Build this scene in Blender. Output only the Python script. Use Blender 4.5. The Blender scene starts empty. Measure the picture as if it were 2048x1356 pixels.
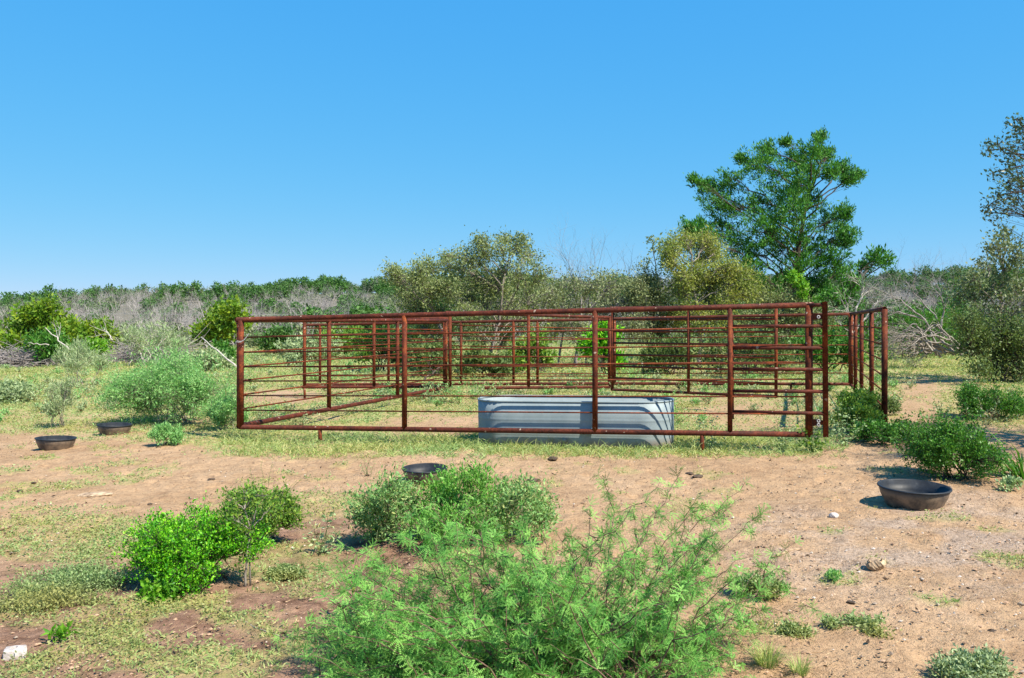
import bpy, math
import numpy as np
from mathutils import Vector, Matrix, Euler

# ------------------------------------------------------------------ camera, sky, sun, exposure
S = bpy.context.scene
COL = S.collection
R = math.radians
F = 1700.0                      # focal length in pixels of a 2048 px wide frame
EYE = 1.57
cam_d = bpy.data.cameras.new('camera')
cam_d.sensor_width = 36.0
cam_d.lens = F * 36.0 / 2048.0
cam_d.clip_start = 0.05
cam_d.clip_end = 3000
cam = bpy.data.objects.new('camera', cam_d)
COL.objects.link(cam)
CM = Matrix.Rotation(R(90 - 1.28), 4, 'X') @ Matrix.Rotation(R(-0.75), 4, 'Z')
CM.translation = Vector((0, 0, EYE))
cam.matrix_world = CM
S.camera = cam

SUN_EL, SUN_A = 50.0, 52.0      # elevation; angle from straight behind the camera towards the right
world = bpy.data.worlds.new("World")
S.world = world
world.use_nodes = True
nt = world.node_tree
bgn = nt.nodes['Background']
sky = nt.nodes.new('ShaderNodeTexSky')
sky.sky_type = 'NISHITA'
sky.sun_disc = False
sky.sun_elevation = R(SUN_EL)
sky.sun_rotation = R(180 - SUN_A)
sky.altitude = 400
sky.air_density = 1.0
sky.dust_density = 0.0
sky.ozone_density = 10.0
sky.altitude = 1000
# the photograph's saturated tone curve for the sky, channel by channel
sep = nt.nodes.new('ShaderNodeSeparateColor'); comb = nt.nodes.new('ShaderNodeCombineColor')
nt.links.new(sky.outputs[0], sep.inputs[0])
for ch, (ex, mu) in enumerate(((1.0, 0.60), (0.39, 2.03), (0.10, 4.72))):
    pw = nt.nodes.new('ShaderNodeMath'); pw.operation = 'POWER'; pw.inputs[1].default_value = ex
    ml = nt.nodes.new('ShaderNodeMath'); ml.operation = 'MULTIPLY'; ml.inputs[1].default_value = mu
    nt.links.new(sep.outputs[ch], pw.inputs[0]); nt.links.new(pw.outputs[0], ml.inputs[0]); nt.links.new(ml.outputs[0], comb.inputs[ch])
nt.links.new(comb.outputs[0], bgn.inputs['Color'])
bgn.inputs['Strength'].default_value = 0.087

sd = bpy.data.lights.new('sun', 'SUN')
sd.energy = 5.0
sd.angle = R(0.53)
sd.color = (1.0, 0.91, 0.76)
sun = bpy.data.objects.new('sun', sd)
COL.objects.link(sun)
SV = Vector((math.sin(R(SUN_A)) * math.cos(R(SUN_EL)), -math.cos(R(SUN_A)) * math.cos(R(SUN_EL)), math.sin(R(SUN_EL))))
sun.rotation_euler = SV.to_track_quat('Z', 'Y').to_euler()
sun.location = SV * 40

S.view_settings.view_transform = 'Standard'
S.view_settings.look = 'None'
S.view_settings.exposure = 0.95
S.view_settings.gamma = 1.0
S.render.film_transparent = False

# ------------------------------------------------------------------ layout helpers
CMn = np.array(CM)
CMi = np.array(CM.inverted())

def un(px, py, d):
    """point seen at pixel (px, py) of the 2048x1356 photograph, d metres deep"""
    v = np.array([(px - 1024) / F * d, -(py - 678) / F * d, -d, 1.0])
    return (CMn @ v)[:3]

def gnd(px, py):
    """point of the flat ground seen at that pixel"""
    o = CMn[:3, 3]
    v = CMn[:3, :3] @ np.array([(px - 1024) / F, -(py - 678) / F, -1.0])
    p = o - v * (o[2] / v[2])
    return np.array([p[0], p[1], gz(p[0], p[1])])

def proj(X, Y, Z):
    P = np.stack([X, Y, Z, np.ones_like(X)], -1) @ CMi.T
    d = np.maximum(-P[..., 2], 0.01)
    return 1024 + P[..., 0] / d * F, 678 - P[..., 1] / d * F, d

def sstep(a, b, x):
    t = np.clip((x - a) / (b - a), 0, 1)
    return t * t * (3 - 2 * t)

def vnoise(x, y, seed=0):
    x = np.asarray(x, float); y = np.asarray(y, float)
    xi = np.floor(x).astype(np.int64); yi = np.floor(y).astype(np.int64)
    fx = x - xi; fy = y - yi
    fx = fx * fx * (3 - 2 * fx); fy = fy * fy * (3 - 2 * fy)
    def h(i, j):
        n = (i * 374761393 + j * 668265263 + seed * 974634777) & 0x7fffffff
        n = ((n ^ (n >> 13)) * 1274126177) & 0x7fffffff
        n = (n ^ (n >> 16)) & 0xffff
        return n / 65535.0
    a = h(xi, yi); b = h(xi + 1, yi); c = h(xi, yi + 1); d = h(xi + 1, yi + 1)
    return (a * (1 - fx) + b * fx) * (1 - fy) + (c * (1 - fx) + d * fx) * fy

def fbm(x, y, seed=0, o=4):
    s = 0; a = 0.5; t = 0
    for k in range(o):
        s = s + a * vnoise(x * 2 ** k, y * 2 ** k, seed + k * 7); t += a; a *= 0.5
    return s / t

def hill(X, Y):
    A = np.interp(X, [-140, -105, -60, -25, 120], [4.0, 4.4, 6.6, 7.6, 7.8])
    return A * sstep(62, 175, Y) * (0.80 + 0.28 * fbm(X / 16.0, Y / 30.0, 71, 3))

def gz(X, Y):
    X = np.asarray(X, float); Y = np.asarray(Y, float)
    near = (fbm(X * 0.9, Y * 0.9, 3, 3) - 0.5) * 0.06 + (fbm(X * 5, Y * 5, 9, 3) - 0.5) * 0.022
    return near * sstep(60, 30, Y) + hill(X, Y)

# ------------------------------------------------------------------ mesh helpers
class MB:
    def __init__(s):
        s.v = []; s.q = []; s.t = []; s.n = 0
    def add(s, v, q=None, t=None):
        v = np.asarray(v, float).reshape(-1, 3)
        if q is not None and len(q): s.q.append(np.asarray(q, np.int64).reshape(-1, 4) + s.n)
        if t is not None and len(t): s.t.append(np.asarray(t, np.int64).reshape(-1, 3) + s.n)
        s.v.append(v); s.n += len(v)
    def build(s, name, mat, parent=None, smooth=False, origin=None):
        v = np.concatenate(s.v) if s.v else np.zeros((0, 3))
        if origin is not None: v = v - np.asarray(origin)
        q = np.concatenate(s.q) if s.q else np.zeros((0, 4), np.int64)
        t = np.concatenate(s.t) if s.t else np.zeros((0, 3), np.int64)
        me = bpy.data.meshes.new(name)
        me.vertices.add(len(v)); me.vertices.foreach_set('co', v.astype(np.float32).ravel())
        nl = len(q) * 4 + len(t) * 3
        me.loops.add(nl)
        me.loops.foreach_set('vertex_index', np.concatenate([q.ravel(), t.ravel()]).astype(np.int32))
        me.polygons.add(len(q) + len(t))
        st = np.concatenate([np.arange(len(q)) * 4, len(q) * 4 + np.arange(len(t)) * 3]).astype(np.int32)
        me.polygons.foreach_set('loop_start', st)
        me.polygons.foreach_set('use_smooth', np.full(len(q) + len(t), smooth, bool))
        me.update(calc_edges=True)
        me.materials.append(mat)
        o = bpy.data.objects.new(name, me)
        COL.objects.link(o)
        if parent is not None: o.parent = parent
        return o

def nrm(v):
    v = np.asarray(v, float)
    return v / np.maximum(np.linalg.norm(v, axis=-1, keepdims=True), 1e-9)

def frame(D):
    D = nrm(D)
    up = np.where(np.abs(D[..., 2:3]) > 0.95, np.array([1.0, 0, 0]), np.array([0, 0, 1.0]))
    U = nrm(np.cross(up, D)); V = np.cross(D, U)
    return U, V

def tube(mb, pts, rad, sides=8, cap=True, hollow=False):
    pts = np.asarray(pts, float); n = len(pts)
    rad = np.broadcast_to(np.asarray(rad, float), (n,))
    T = np.gradient(pts, axis=0)
    U, V = frame(T)
    for i in range(1, n):                       # keep the rings from twisting
        u = U[i - 1] - T[i] / np.linalg.norm(T[i]) * np.dot(U[i - 1], T[i] / np.linalg.norm(T[i]))
        U[i] = u / max(np.linalg.norm(u), 1e-9); V[i] = np.cross(T[i] / np.linalg.norm(T[i]), U[i])
    a = np.linspace(0, 2 * math.pi, sides, endpoint=False)
    ring = pts[:, None] + rad[:, None, None] * (np.cos(a)[None, :, None] * U[:, None] + np.sin(a)[None, :, None] * V[:, None])
    v = ring.reshape(-1, 3)
    q = []
    for i in range(n - 1):
        for k in range(sides):
            k2 = (k + 1) % sides
            q.append((i * sides + k, i * sides + k2, (i + 1) * sides + k2, (i + 1) * sides + k))
    t = []
    if hollow:                                   # open pipe mouths: a rim and a short dark bore
        v = list(v)
        for e, s in ((0, 1), (n - 1, -1)):
            Td = nrm(T[e]) * s
            i0 = len(v)
            for k in range(sides): v.append(pts[e] + rad[e] * 0.84 * (math.cos(a[k]) * U[e] + math.sin(a[k]) * V[e]))
            for k in range(sides): v.append(pts[e] + Td * rad[e] * 3 + rad[e] * 0.84 * (math.cos(a[k]) * U[e] + math.sin(a[k]) * V[e]))
            c = len(v); v.append(pts[e] + Td * rad[e] * 3)
            for k in range(sides):
                k2 = (k + 1) % sides
                q.append((e * sides + k, e * sides + k2, i0 + k2, i0 + k))
                q.append((i0 + k, i0 + k2, i0 + sides + k2, i0 + sides + k))
                t.append((i0 + sides + k, i0 + sides + k2, c))
    elif cap:
        v = np.concatenate([v, pts[:1], pts[-1:]]); c0 = n * sides
        for k in range(sides):
            k2 = (k + 1) % sides
            t.append((k2, k, c0)); t.append(((n - 1) * sides + k, (n - 1) * sides + k2, c0 + 1))
    mb.add(v, q, t)

def segs(mb, A, B, ra, rb, sides=3):
    A = np.asarray(A, float).reshape(-1, 3); B = np.asarray(B, float).reshape(-1, 3); n = len(A)
    if n == 0: return
    ra = np.broadcast_to(np.asarray(ra, float), (n,)); rb = np.broadcast_to(np.asarray(rb, float), (n,))
    U, V = frame(B - A)
    a = np.linspace(0, 2 * math.pi, sides, endpoint=False)
    off = np.cos(a)[None, :, None] * U[:, None] + np.sin(a)[None, :, None] * V[:, None]
    v = np.concatenate([A[:, None] + off * ra[:, None, None], B[:, None] + off * rb[:, None, None]], 1).reshape(-1, 3)
    k = np.arange(sides); k2 = (k + 1) % sides
    q = np.stack([k, k2, sides + k2, sides + k], -1)[None] + (np.arange(n) * 2 * sides)[:, None, None]
    mb.add(v, q.reshape(-1, 4))

def leaves(mb, P, D, L, W, rng, fold=0.0):
    """pointed leaves: one four-cornered face each, or two when folded along the midrib"""
    P = np.asarray(P, float); n = len(P)
    if n == 0: return
    D = nrm(D)
    L = np.broadcast_to(np.asarray(L, float), (n,))[:, None]; W = np.broadcast_to(np.asarray(W, float), (n,))[:, None]
    r = nrm(rng.normal(size=(n, 3)))
    Sd = nrm(np.cross(D, r)); N = np.cross(Sd, D)
    if not fold:
        v = np.stack([P, P + D * L * .45 + Sd * W * .5, P + D * L, P + D * L * .45 - Sd * W * .5], 1).reshape(-1, 3)
        mb.add(v, np.arange(n * 4).reshape(-1, 4))
    else:
        a = D * L * .45
        v = np.stack([P, P + a + Sd * W * .5 + N * W * fold, P + D * L * .98 - N * L * .1, P + a * 1.1, P + a - Sd * W * .5 + N * W * fold], 1).reshape(-1, 3)
        b = (np.arange(n) * 5)[:, None]
        mb.add(v, np.concatenate([b + np.array([0, 1, 2, 3]), b + np.array([0, 3, 2, 4])]))

def ball(rng, n, p=1 / 3):
    return nrm(rng.normal(size=(n, 3))) * (rng.random((n, 1)) ** p)

def empty(name, loc):
    o = bpy.data.objects.new(name, None); COL.objects.link(o)
    o.location = loc; o.empty_display_size = 0.2
    return o

def tag(o, label=None, cat=None, group=None, kind=None):
    if label: o['label'] = label
    if cat: o['category'] = cat
    if group: o['group'] = group
    if kind: o['kind'] = kind
    return o

def thing(name, label, cat, loc, group=None):
    return tag(empty(name, Vector([float(c) for c in loc])), label, cat, group)

# ------------------------------------------------------------------ materials
def mat_new(name):
    m = bpy.data.materials.new(name); m.use_nodes = True
    t = m.node_tree; b = t.nodes['Principled BSDF']
    return m, t, b

def nd(t, kind, **kw):
    n = t.nodes.new(kind)
    for k, v in kw.items():
        if k in n.inputs: n.inputs[k].default_value = v
        else: setattr(n, k, v)
    return n

def ramp(t, fac, stops, interp='LINEAR'):
    r = t.nodes.new('ShaderNodeValToRGB'); r.color_ramp.interpolation = interp
    el = r.color_ramp.elements
    while len(el) < len(stops): el.new(0.5)
    for e, (p, c) in zip(el, stops):
        e.position = p; e.color = (*c, 1) if len(c) == 3 else c
    t.links.new(fac, r.inputs[0]); return r.outputs[0]

def mixc(t, fac, a, b, mode='MIX'):
    m = t.nodes.new('ShaderNodeMix'); m.data_type = 'RGBA'; m.blend_type = mode
    for s, val in ((m.inputs[0], fac), (m.inputs[6], a), (m.inputs[7], b)):
        if hasattr(val, 'links') or isinstance(val, bpy.types.NodeSocket): t.links.new(val, s)
        elif isinstance(val, (int, float)): s.default_value = val
        else: s.default_value = (*val, 1)
    return m.outputs[2]

def leaf_mat(name, cols, trans=0.3, rough=0.55, patch=None, pscale=1.5, tboost=(1.5, 1.5, 0.8), spec=0.3):
    m, t, b = mat_new(name)
    g = t.nodes.new('ShaderNodeNewGeometry')
    k = len(cols)
    c = ramp(t, g.outputs['Random Per Island'], [(i / max(k - 1, 1), cc) for i, cc in enumerate(cols)])
    if patch:
        tc = t.nodes.new('ShaderNodeTexCoord')
        n = nd(t, 'ShaderNodeTexNoise', Scale=pscale, Detail=3.0)
        t.links.new(tc.outputs['Object'], n.inputs['Vector'])
        f = ramp(t, n.outputs[0], [(0.42, (0, 0, 0)), (0.62, (1, 1, 1))])
        c = mixc(t, f, c, patch)
    t.links.new(c, b.inputs['Base Color'])
    b.inputs['Roughness'].default_value = rough
    b.inputs['Specular IOR Level'].default_value = spec
    tr = t.nodes.new('ShaderNodeBsdfTranslucent')
    tcol = mixc(t, 1.0, c, tboost, 'MULTIPLY')
    t.links.new(tcol, tr.inputs['Color'])
    mx = t.nodes.new('ShaderNodeMixShader'); mx.inputs[0].default_value = trans
    t.links.new(b.outputs[0], mx.inputs[1]); t.links.new(tr.outputs[0], mx.inputs[2])
    t.links.new(mx.outputs[0], t.nodes['Material Output'].inputs['Surface'])
    return m

def bark_mat(name, c1, c2, scale=20.0):
    m, t, b = mat_new(name)
    tc = t.nodes.new('ShaderNodeTexCoord')
    n = nd(t, 'ShaderNodeTexNoise', Scale=scale, Detail=4.0)
    t.links.new(tc.outputs['Object'], n.inputs['Vector'])
    t.links.new(ramp(t, n.outputs[0], [(0.3, c1), (0.7, c2)]), b.inputs['Base Color'])
    b.inputs['Roughness'].default_value = 0.9
    b.inputs['Specular IOR Level'].default_value = 0.15
    return m

def rust_mat(name, c1, c2, c3, speck=0.745):
    m, t, b = mat_new(name)
    tc = t.nodes.new('ShaderNodeTexCoord')
    n1 = nd(t, 'ShaderNodeTexNoise', Scale=6.0, Detail=7.0, Roughness=0.72)
    n2 = nd(t, 'ShaderNodeTexNoise', Scale=45.0, Detail=4.0, Roughness=0.7)
    n3 = nd(t, 'ShaderNodeTexNoise', Scale=16.0, Detail=1.0)
    for n in (n1, n2, n3): t.links.new(tc.outputs['Object'], n.inputs['Vector'])
    a = ramp(t, n1.outputs[0], [(0.34, c1), (0.5, c2), (0.64, c3)])
    d = ramp(t, n2.outputs[0], [(0.35, (0.45, 0.42, 0.42)), (0.65, (1.2, 1.15, 1.1))])
    c = mixc(t, 1.0, a, d, 'MULTIPLY')
    sp = ramp(t, n3.outputs[0], [(speck, (0, 0, 0)), (speck + 0.012, (1, 1, 1))])
    c = mixc(t, sp, c, (0.3, 0.22, 0.17))
    t.links.new(c, b.inputs['Base Color'])
    b.inputs['Roughness'].default_value = 0.72
    b.inputs['Specular IOR Level'].default_value = 0.22
    bp = nd(t, 'ShaderNodeBump', Strength=0.35, Distance=0.004)
    t.links.new(n2.outputs[0], bp.inputs['Height']); t.links.new(bp.outputs[0], b.inputs['Normal'])
    return m

M = {}
M['rust'] = rust_mat('rust', (0.05, 0.012, 0.006), (0.122, 0.026, 0.0085), (0.235, 0.056, 0.0135))
M['rust_rail'] = rust_mat('rust_rail', (0.045, 0.013, 0.009), (0.095, 0.022, 0.012), (0.15, 0.036, 0.017), 0.735)
M['bark'] = bark_mat('bark', (0.035, 0.027, 0.02), (0.12, 0.1, 0.08))
M['bark_pale'] = bark_mat('bark_pale', (0.3, 0.27, 0.24), (0.56, 0.52, 0.47), 8)
M['bark_dead'] = bark_mat('bark_dead', (0.17, 0.15, 0.145), (0.33, 0.3, 0.29), 6)
M['bark_grey'] = bark_mat('bark_grey', (0.15, 0.125, 0.105), (0.33, 0.295, 0.255), 14)
M['bark_red'] = bark_mat('bark_red', (0.07, 0.04, 0.03), (0.24, 0.16, 0.12), 14)
M['stem_green'] = bark_mat('stem_green', (0.08, 0.11, 0.04), (0.16, 0.2, 0.09), 20)
M['juniper'] = leaf_mat('juniper', [(0.014, 0.065, 0.012), (0.04, 0.16, 0.018), (0.1, 0.3, 0.035)], 0.25, patch=(0.07, 0.22, 0.024), pscale=1.6)
M['oak'] = leaf_mat('oak', [(0.08, 0.12, 0.04), (0.17, 0.225, 0.08), (0.29, 0.34, 0.15)], 0.25, patch=(0.22, 0.27, 0.1), pscale=0.9)
M['oak_grey'] = leaf_mat('oak_grey', [(0.09, 0.12, 0.055), (0.2, 0.24, 0.115), (0.33, 0.36, 0.2)], 0.22, patch=(0.2, 0.25, 0.1), pscale=0.9)
M['oak_yellow'] = leaf_mat('oak_yellow', [(0.15, 0.185, 0.03), (0.27, 0.3, 0.06), (0.41, 0.41, 0.11)], 0.28, patch=(0.2, 0.27, 0.06))
M['oak_dusk'] = leaf_mat('oak_dusk', [(0.065, 0.1, 0.045), (0.15, 0.19, 0.09), (0.27, 0.3, 0.17)], 0.22, patch=(0.12, 0.18, 0.07), pscale=0.9)
M['weed_green'] = leaf_mat('weed_green', [(0.04, 0.16, 0.02), (0.11, 0.31, 0.04), (0.24, 0.46, 0.09)], 0.28, patch=(0.15, 0.36, 0.06), pscale=5.0)
M['weed_bush'] = leaf_mat('weed_bush', [(0.06, 0.17, 0.045), (0.15, 0.31, 0.09), (0.28, 0.44, 0.17), (0.4, 0.42, 0.15)], 0.25, patch=(0.17, 0.34, 0.1), pscale=4.0)
M['oak_dark'] = leaf_mat('oak_dark', [(0.024, 0.058, 0.020), (0.060, 0.111, 0.039), (0.120, 0.169, 0.077)], 0.15, rough=0.35, spec=0.5)
M['scrub_dark'] = leaf_mat('scrub_dark', [(0.042, 0.084, 0.020), (0.102, 0.168, 0.040), (0.192, 0.240, 0.070)], 0.22, patch=(0.120, 0.180, 0.060))
M['wood_green'] = leaf_mat('wood_green', [(0.022, 0.079, 0.013), (0.050, 0.147, 0.020), (0.088, 0.200, 0.036)], 0.2, patch=(0.077, 0.158, 0.045), pscale=0.08)
M['yellow_green'] = leaf_mat('yellow_green', [(0.065, 0.13, 0.01), (0.15, 0.25, 0.014), (0.27, 0.34, 0.02)], 0.3, patch=(0.1, 0.22, 0.015))
M['lime'] = leaf_mat('lime', [(0.06, 0.2, 0.012), (0.13, 0.34, 0.02), (0.24, 0.42, 0.04)], 0.35)
M['glossy_green'] = leaf_mat('glossy_green', [(0.02, 0.13, 0.004), (0.065, 0.3, 0.008), (0.15, 0.46, 0.014), (0.28, 0.58, 0.028)], 0.25, rough=0.42)
M['shrub_green'] = leaf_mat('shrub_green', [(0.052, 0.144, 0.020), (0.130, 0.264, 0.035), (0.260, 0.360, 0.050)], 0.3)
M['deep_green'] = leaf_mat('deep_green', [(0.024, 0.103, 0.012), (0.060, 0.196, 0.020), (0.120, 0.265, 0.040)], 0.25, rough=0.45)
M['brush'] = bark_mat('brush_bark', (0.2, 0.182, 0.172), (0.42, 0.39, 0.375), 1.2)
M['mesquite'] = leaf_mat('mesquite', [(0.035, 0.14, 0.02), (0.09, 0.28, 0.045), (0.17, 0.41, 0.075), (0.27, 0.51, 0.115)], 0.2, rough=0.6)
M['feather'] = leaf_mat('feather', [(0.09, 0.26, 0.07), (0.2, 0.42, 0.13), (0.35, 0.56, 0.22)], 0.3, rough=0.6)
M['silver'] = leaf_mat('silver', [(0.175, 0.287, 0.120), (0.300, 0.414, 0.200), (0.450, 0.529, 0.300)], 0.25, rough=0.65)
M['sage'] = leaf_mat('sage', [(0.13, 0.2, 0.09), (0.26, 0.35, 0.17), (0.4, 0.47, 0.27)], 0.22, rough=0.65)
M['grass'] = leaf_mat('grass', [(0.14, 0.22, 0.05), (0.27, 0.36, 0.1), (0.43, 0.46, 0.18), (0.58, 0.5, 0.23)], 0.3, patch=(0.26, 0.38, 0.14), pscale=0.7)
M['weed'] = leaf_mat('weed', [(0.11, 0.19, 0.06), (0.21, 0.32, 0.12), (0.33, 0.42, 0.2)], 0.25, patch=(0.3, 0.3, 0.1), pscale=0.8)
M['straw'] = leaf_mat('straw', [(0.2, 0.12, 0.06), (0.4, 0.28, 0.14), (0.6, 0.47, 0.27)], 0.05)

def tank_mat():
    m, t, b = mat_new('galvanized')
    tc = t.nodes.new('ShaderNodeTexCoord')
    n = nd(t, 'ShaderNodeTexNoise', Scale=2.5, Detail=5.0)
    v = nd(t, 'ShaderNodeTexVoronoi', Scale=26.0)
    for x in (n, v): t.links.new(tc.outputs['Object'], x.inputs['Vector'])
    a = ramp(t, n.outputs[0], [(0.3, (0.195, 0.25, 0.275)), (0.7, (0.255, 0.31, 0.335))])
    d = ramp(t, v.outputs['Color'], [(0.0, (0.93, 0.93, 0.93)), (1.0, (1.06, 1.06, 1.06))])
    t.links.new(mixc(t, 1.0, a, d, 'MULTIPLY'), b.inputs['Base Color'])
    sx = t.nodes.new('ShaderNodeSeparateXYZ'); t.links.new(tc.outputs['Object'], sx.inputs[0])
    n2 = nd(t, 'ShaderNodeTexNoise', Scale=7.0, Detail=6.0, Roughness=0.7); t.links.new(tc.outputs['Object'], n2.inputs['Vector'])
    ma = nd(t, 'ShaderNodeMath', operation='MULTIPLY_ADD'); t.links.new(n2.outputs[0], ma.inputs[0]); ma.inputs[1].default_value = 0.22; t.links.new(sx.outputs['Z'], ma.inputs[2])
    mud = ramp(t, ma.outputs[0], [(0.16, (0.7, 0.7, 0.7)), (0.24, (0, 0, 0))])
    t.links.new(mixc(t, mud, b.inputs['Base Color'].links[0].from_socket, (0.26, 0.19, 0.13)), b.inputs['Base Color'])
    b.inputs['Metallic'].default_value = 0.1
    b.inputs['Roughness'].default_value = 0.62
    return m
M['tank'] = tank_mat()

M['rubber_clean'] = None
def rubber_mat():
    m, t, b = mat_new('muddy_rubber')
    tc = t.nodes.new('ShaderNodeTexCoord')
    n = nd(t, 'ShaderNodeTexNoise', Scale=9.0, Detail=6.0, Roughness=0.7)
    t.links.new(tc.outputs['Object'], n.inputs['Vector'])
    sx = t.nodes.new('ShaderNodeSeparateXYZ'); t.links.new(tc.outputs['Object'], sx.inputs[0])
    ma = nd(t, 'ShaderNodeMath', operation='MULTIPLY_ADD'); t.links.new(n.outputs[0], ma.inputs[0])
    ma.inputs[1].default_value = 0.10; t.links.new(sx.outputs['Z'], ma.inputs[2])
    f = ramp(t, ma.outputs[0], [(0.17, (1, 1, 1)), (0.215, (0, 0, 0))])
    f2 = ramp(t, n.outputs[0], [(0.38, (0.08, 0.08, 0.08)), (0.62, (1, 1, 1))])
    fac = mixc(t, 1.0, f, f2, 'MULTIPLY')
    c = mixc(t, fac, (0.02, 0.021, 0.025), (0.17, 0.122, 0.085))
    t.links.new(c, b.inputs['Base Color'])
    b.inputs['Roughness'].default_value = 0.5
    return m
M['rubber'] = rubber_mat()
def clean_rubber():
    m, t, b = mat_new('black_rubber')
    tc = t.nodes.new('ShaderNodeTexCoord')
    n = nd(t, 'ShaderNodeTexNoise', Scale=14.0, Detail=6.0, Roughness=0.7)
    t.links.new(tc.outputs['Object'], n.inputs['Vector'])
    t.links.new(ramp(t, n.outputs[0], [(0.4, (0.009, 0.012, 0.017)), (0.6, (0.02, 0.025, 0.033)), (0.75, (0.075, 0.075, 0.075))]), b.inputs['Base Color'])
    b.inputs['Roughness'].default_value = 0.55
    b.inputs['Specular IOR Level'].default_value = 0.35
    return m
M['rubber_clean'] = clean_rubber()

def stone_mat(name, c1, c2, sc=30):
    m, t, b = mat_new(name)
    tc = t.nodes.new('ShaderNodeTexCoord')
    n = nd(t, 'ShaderNodeTexNoise', Scale=sc, Detail=5.0)
    t.links.new(tc.outputs['Object'], n.inputs['Vector'])
    t.links.new(ramp(t, n.outputs[0], [(0.35, c1), (0.65, c2)]), b.inputs['Base Color'])
    b.inputs['Roughness'].default_value = 0.9
    bp = nd(t, 'ShaderNodeBump', Strength=0.5, Distance=0.01)
    t.links.new(n.outputs[0], bp.inputs['Height']); t.links.new(bp.outputs[0], b.inputs['Normal'])
    return m
M['limestone'] = stone_mat('limestone', (0.33, 0.29, 0.27), (0.55, 0.5, 0.48))
M['dung'] = stone_mat('dung', (0.03, 0.02, 0.013), (0.1, 0.065, 0.04))
M['drywood'] = stone_mat('drywood', (0.2, 0.13, 0.08), (0.52, 0.38, 0.24), 20)
M['gravel'] = leaf_mat('gravel', [(0.16, 0.12, 0.09), (0.33, 0.26, 0.2), (0.55, 0.48, 0.42)], 0.0, rough=0.9)
M['dead_leaf'] = leaf_mat('dead_leaf', [(0.03, 0.02, 0.013), (0.09, 0.055, 0.035), (0.2, 0.13, 0.08)], 0.05, rough=0.9)
M['clod'] = leaf_mat('clod', [(0.16, 0.1, 0.065), (0.33, 0.21, 0.135), (0.44, 0.29, 0.19)], 0.0, rough=0.95)
M['chain'] = stone_mat('chain_steel', (0.25, 0.25, 0.26), (0.5, 0.5, 0.5))

# ------------------------------------------------------------------ ground
def ell(px, py, cx, cy, rx, ry):
    return np.clip(1 - ((px - cx) / rx) ** 2 - ((py - cy) / ry) ** 2, 0, 1)

def cover(X, Y):
    """how thickly the low plants cover the ground"""
    px, py, d = proj(X, Y, np.zeros_like(X))
    front = Y > 1.0
    n1 = fbm(X * 1.3, Y * 1.3, 21, 3); n2 = fbm(X * 4, Y * 4, 31, 3); n3 = fbm(X * 0.35, Y * 0.35, 41, 3)
    b = np.interp(px, [-500, 0, 240, 440, 1640, 1700, 1790, 2048, 2600], [845, 862, 868, 906, 908, 850, 842, 850, 850])
    e = py + (n1 - 0.5) * 34 + (n2 - 0.5) * 30
    c = sstep(b + 9, b - 9, e) * np.clip(0.55 + 1.3 * (n1 - 0.36), 0.3, 1)
    bare = (1.6 * ell(px, py, 560, 795, 110, 20) + 1.7 * ell(px, py, 880, 850, 150, 26) + 1.5 * ell(px, py, 1840, 825, 55, 75)
            + 1.0 * ell(px, py, 1230, 893, 120, 14) * 0 + 0.9 * ell(px, py, 1480, 830, 160, 40) + 0.7 * ell(px, py, 1900, 770, 160, 22))
    c = c * np.clip(1.05 - bare * (0.6 + n2), 0.04, 1)
    # foreground on the left: weeds in patches
    fl = sstep(1030, 1075, py) * sstep(760, 560, px)
    c = np.maximum(c, fl * np.clip((n1 * 0.45 + n2 * 0.55 - 0.45) * 4.2, 0, 0.7))
    c = np.maximum(c, np.clip(2 * ell(px, py, 150, 1075, 260, 50), 0, 0.6) * (0.4 + n2))
    c = np.maximum(c, np.clip(2 * ell(px, py, 450, 1270, 360, 120), 0, 1) * np.clip((n2 - 0.42) * 4, 0, 0.8))
    c = np.maximum(c, np.clip(2 * ell(px, py, 640, 1010, 110, 30), 0, 0.5) * (0.3 + n2))
    # scattered tufts on the bare track
    c = np.maximum(c, sstep(0.64, 0.72, fbm(X * 2.6, Y * 2.6, 77, 2)) * 0.5 * sstep(1300, 300, px))
    c = np.maximum(c, sstep(0.70, 0.76, fbm(X * 2.6, Y * 2.6, 78, 2)) * 0.4)
    return np.where(front, c, 0.3)

def axis(a, b, step, lo, hi, grow=1.16):
    v = list(np.arange(a, b + 1e-6, step)); s = step
    up = [v[-1]]
    while up[-1] < hi: s *= grow; up.append(up[-1] + min(s, 14))
    s = step; dn = [v[0]]
    while dn[-1] > lo: s *= grow; dn.append(dn[-1] - min(s, 14))
    return np.array(dn[:0:-1] + v + up[1:])

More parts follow.
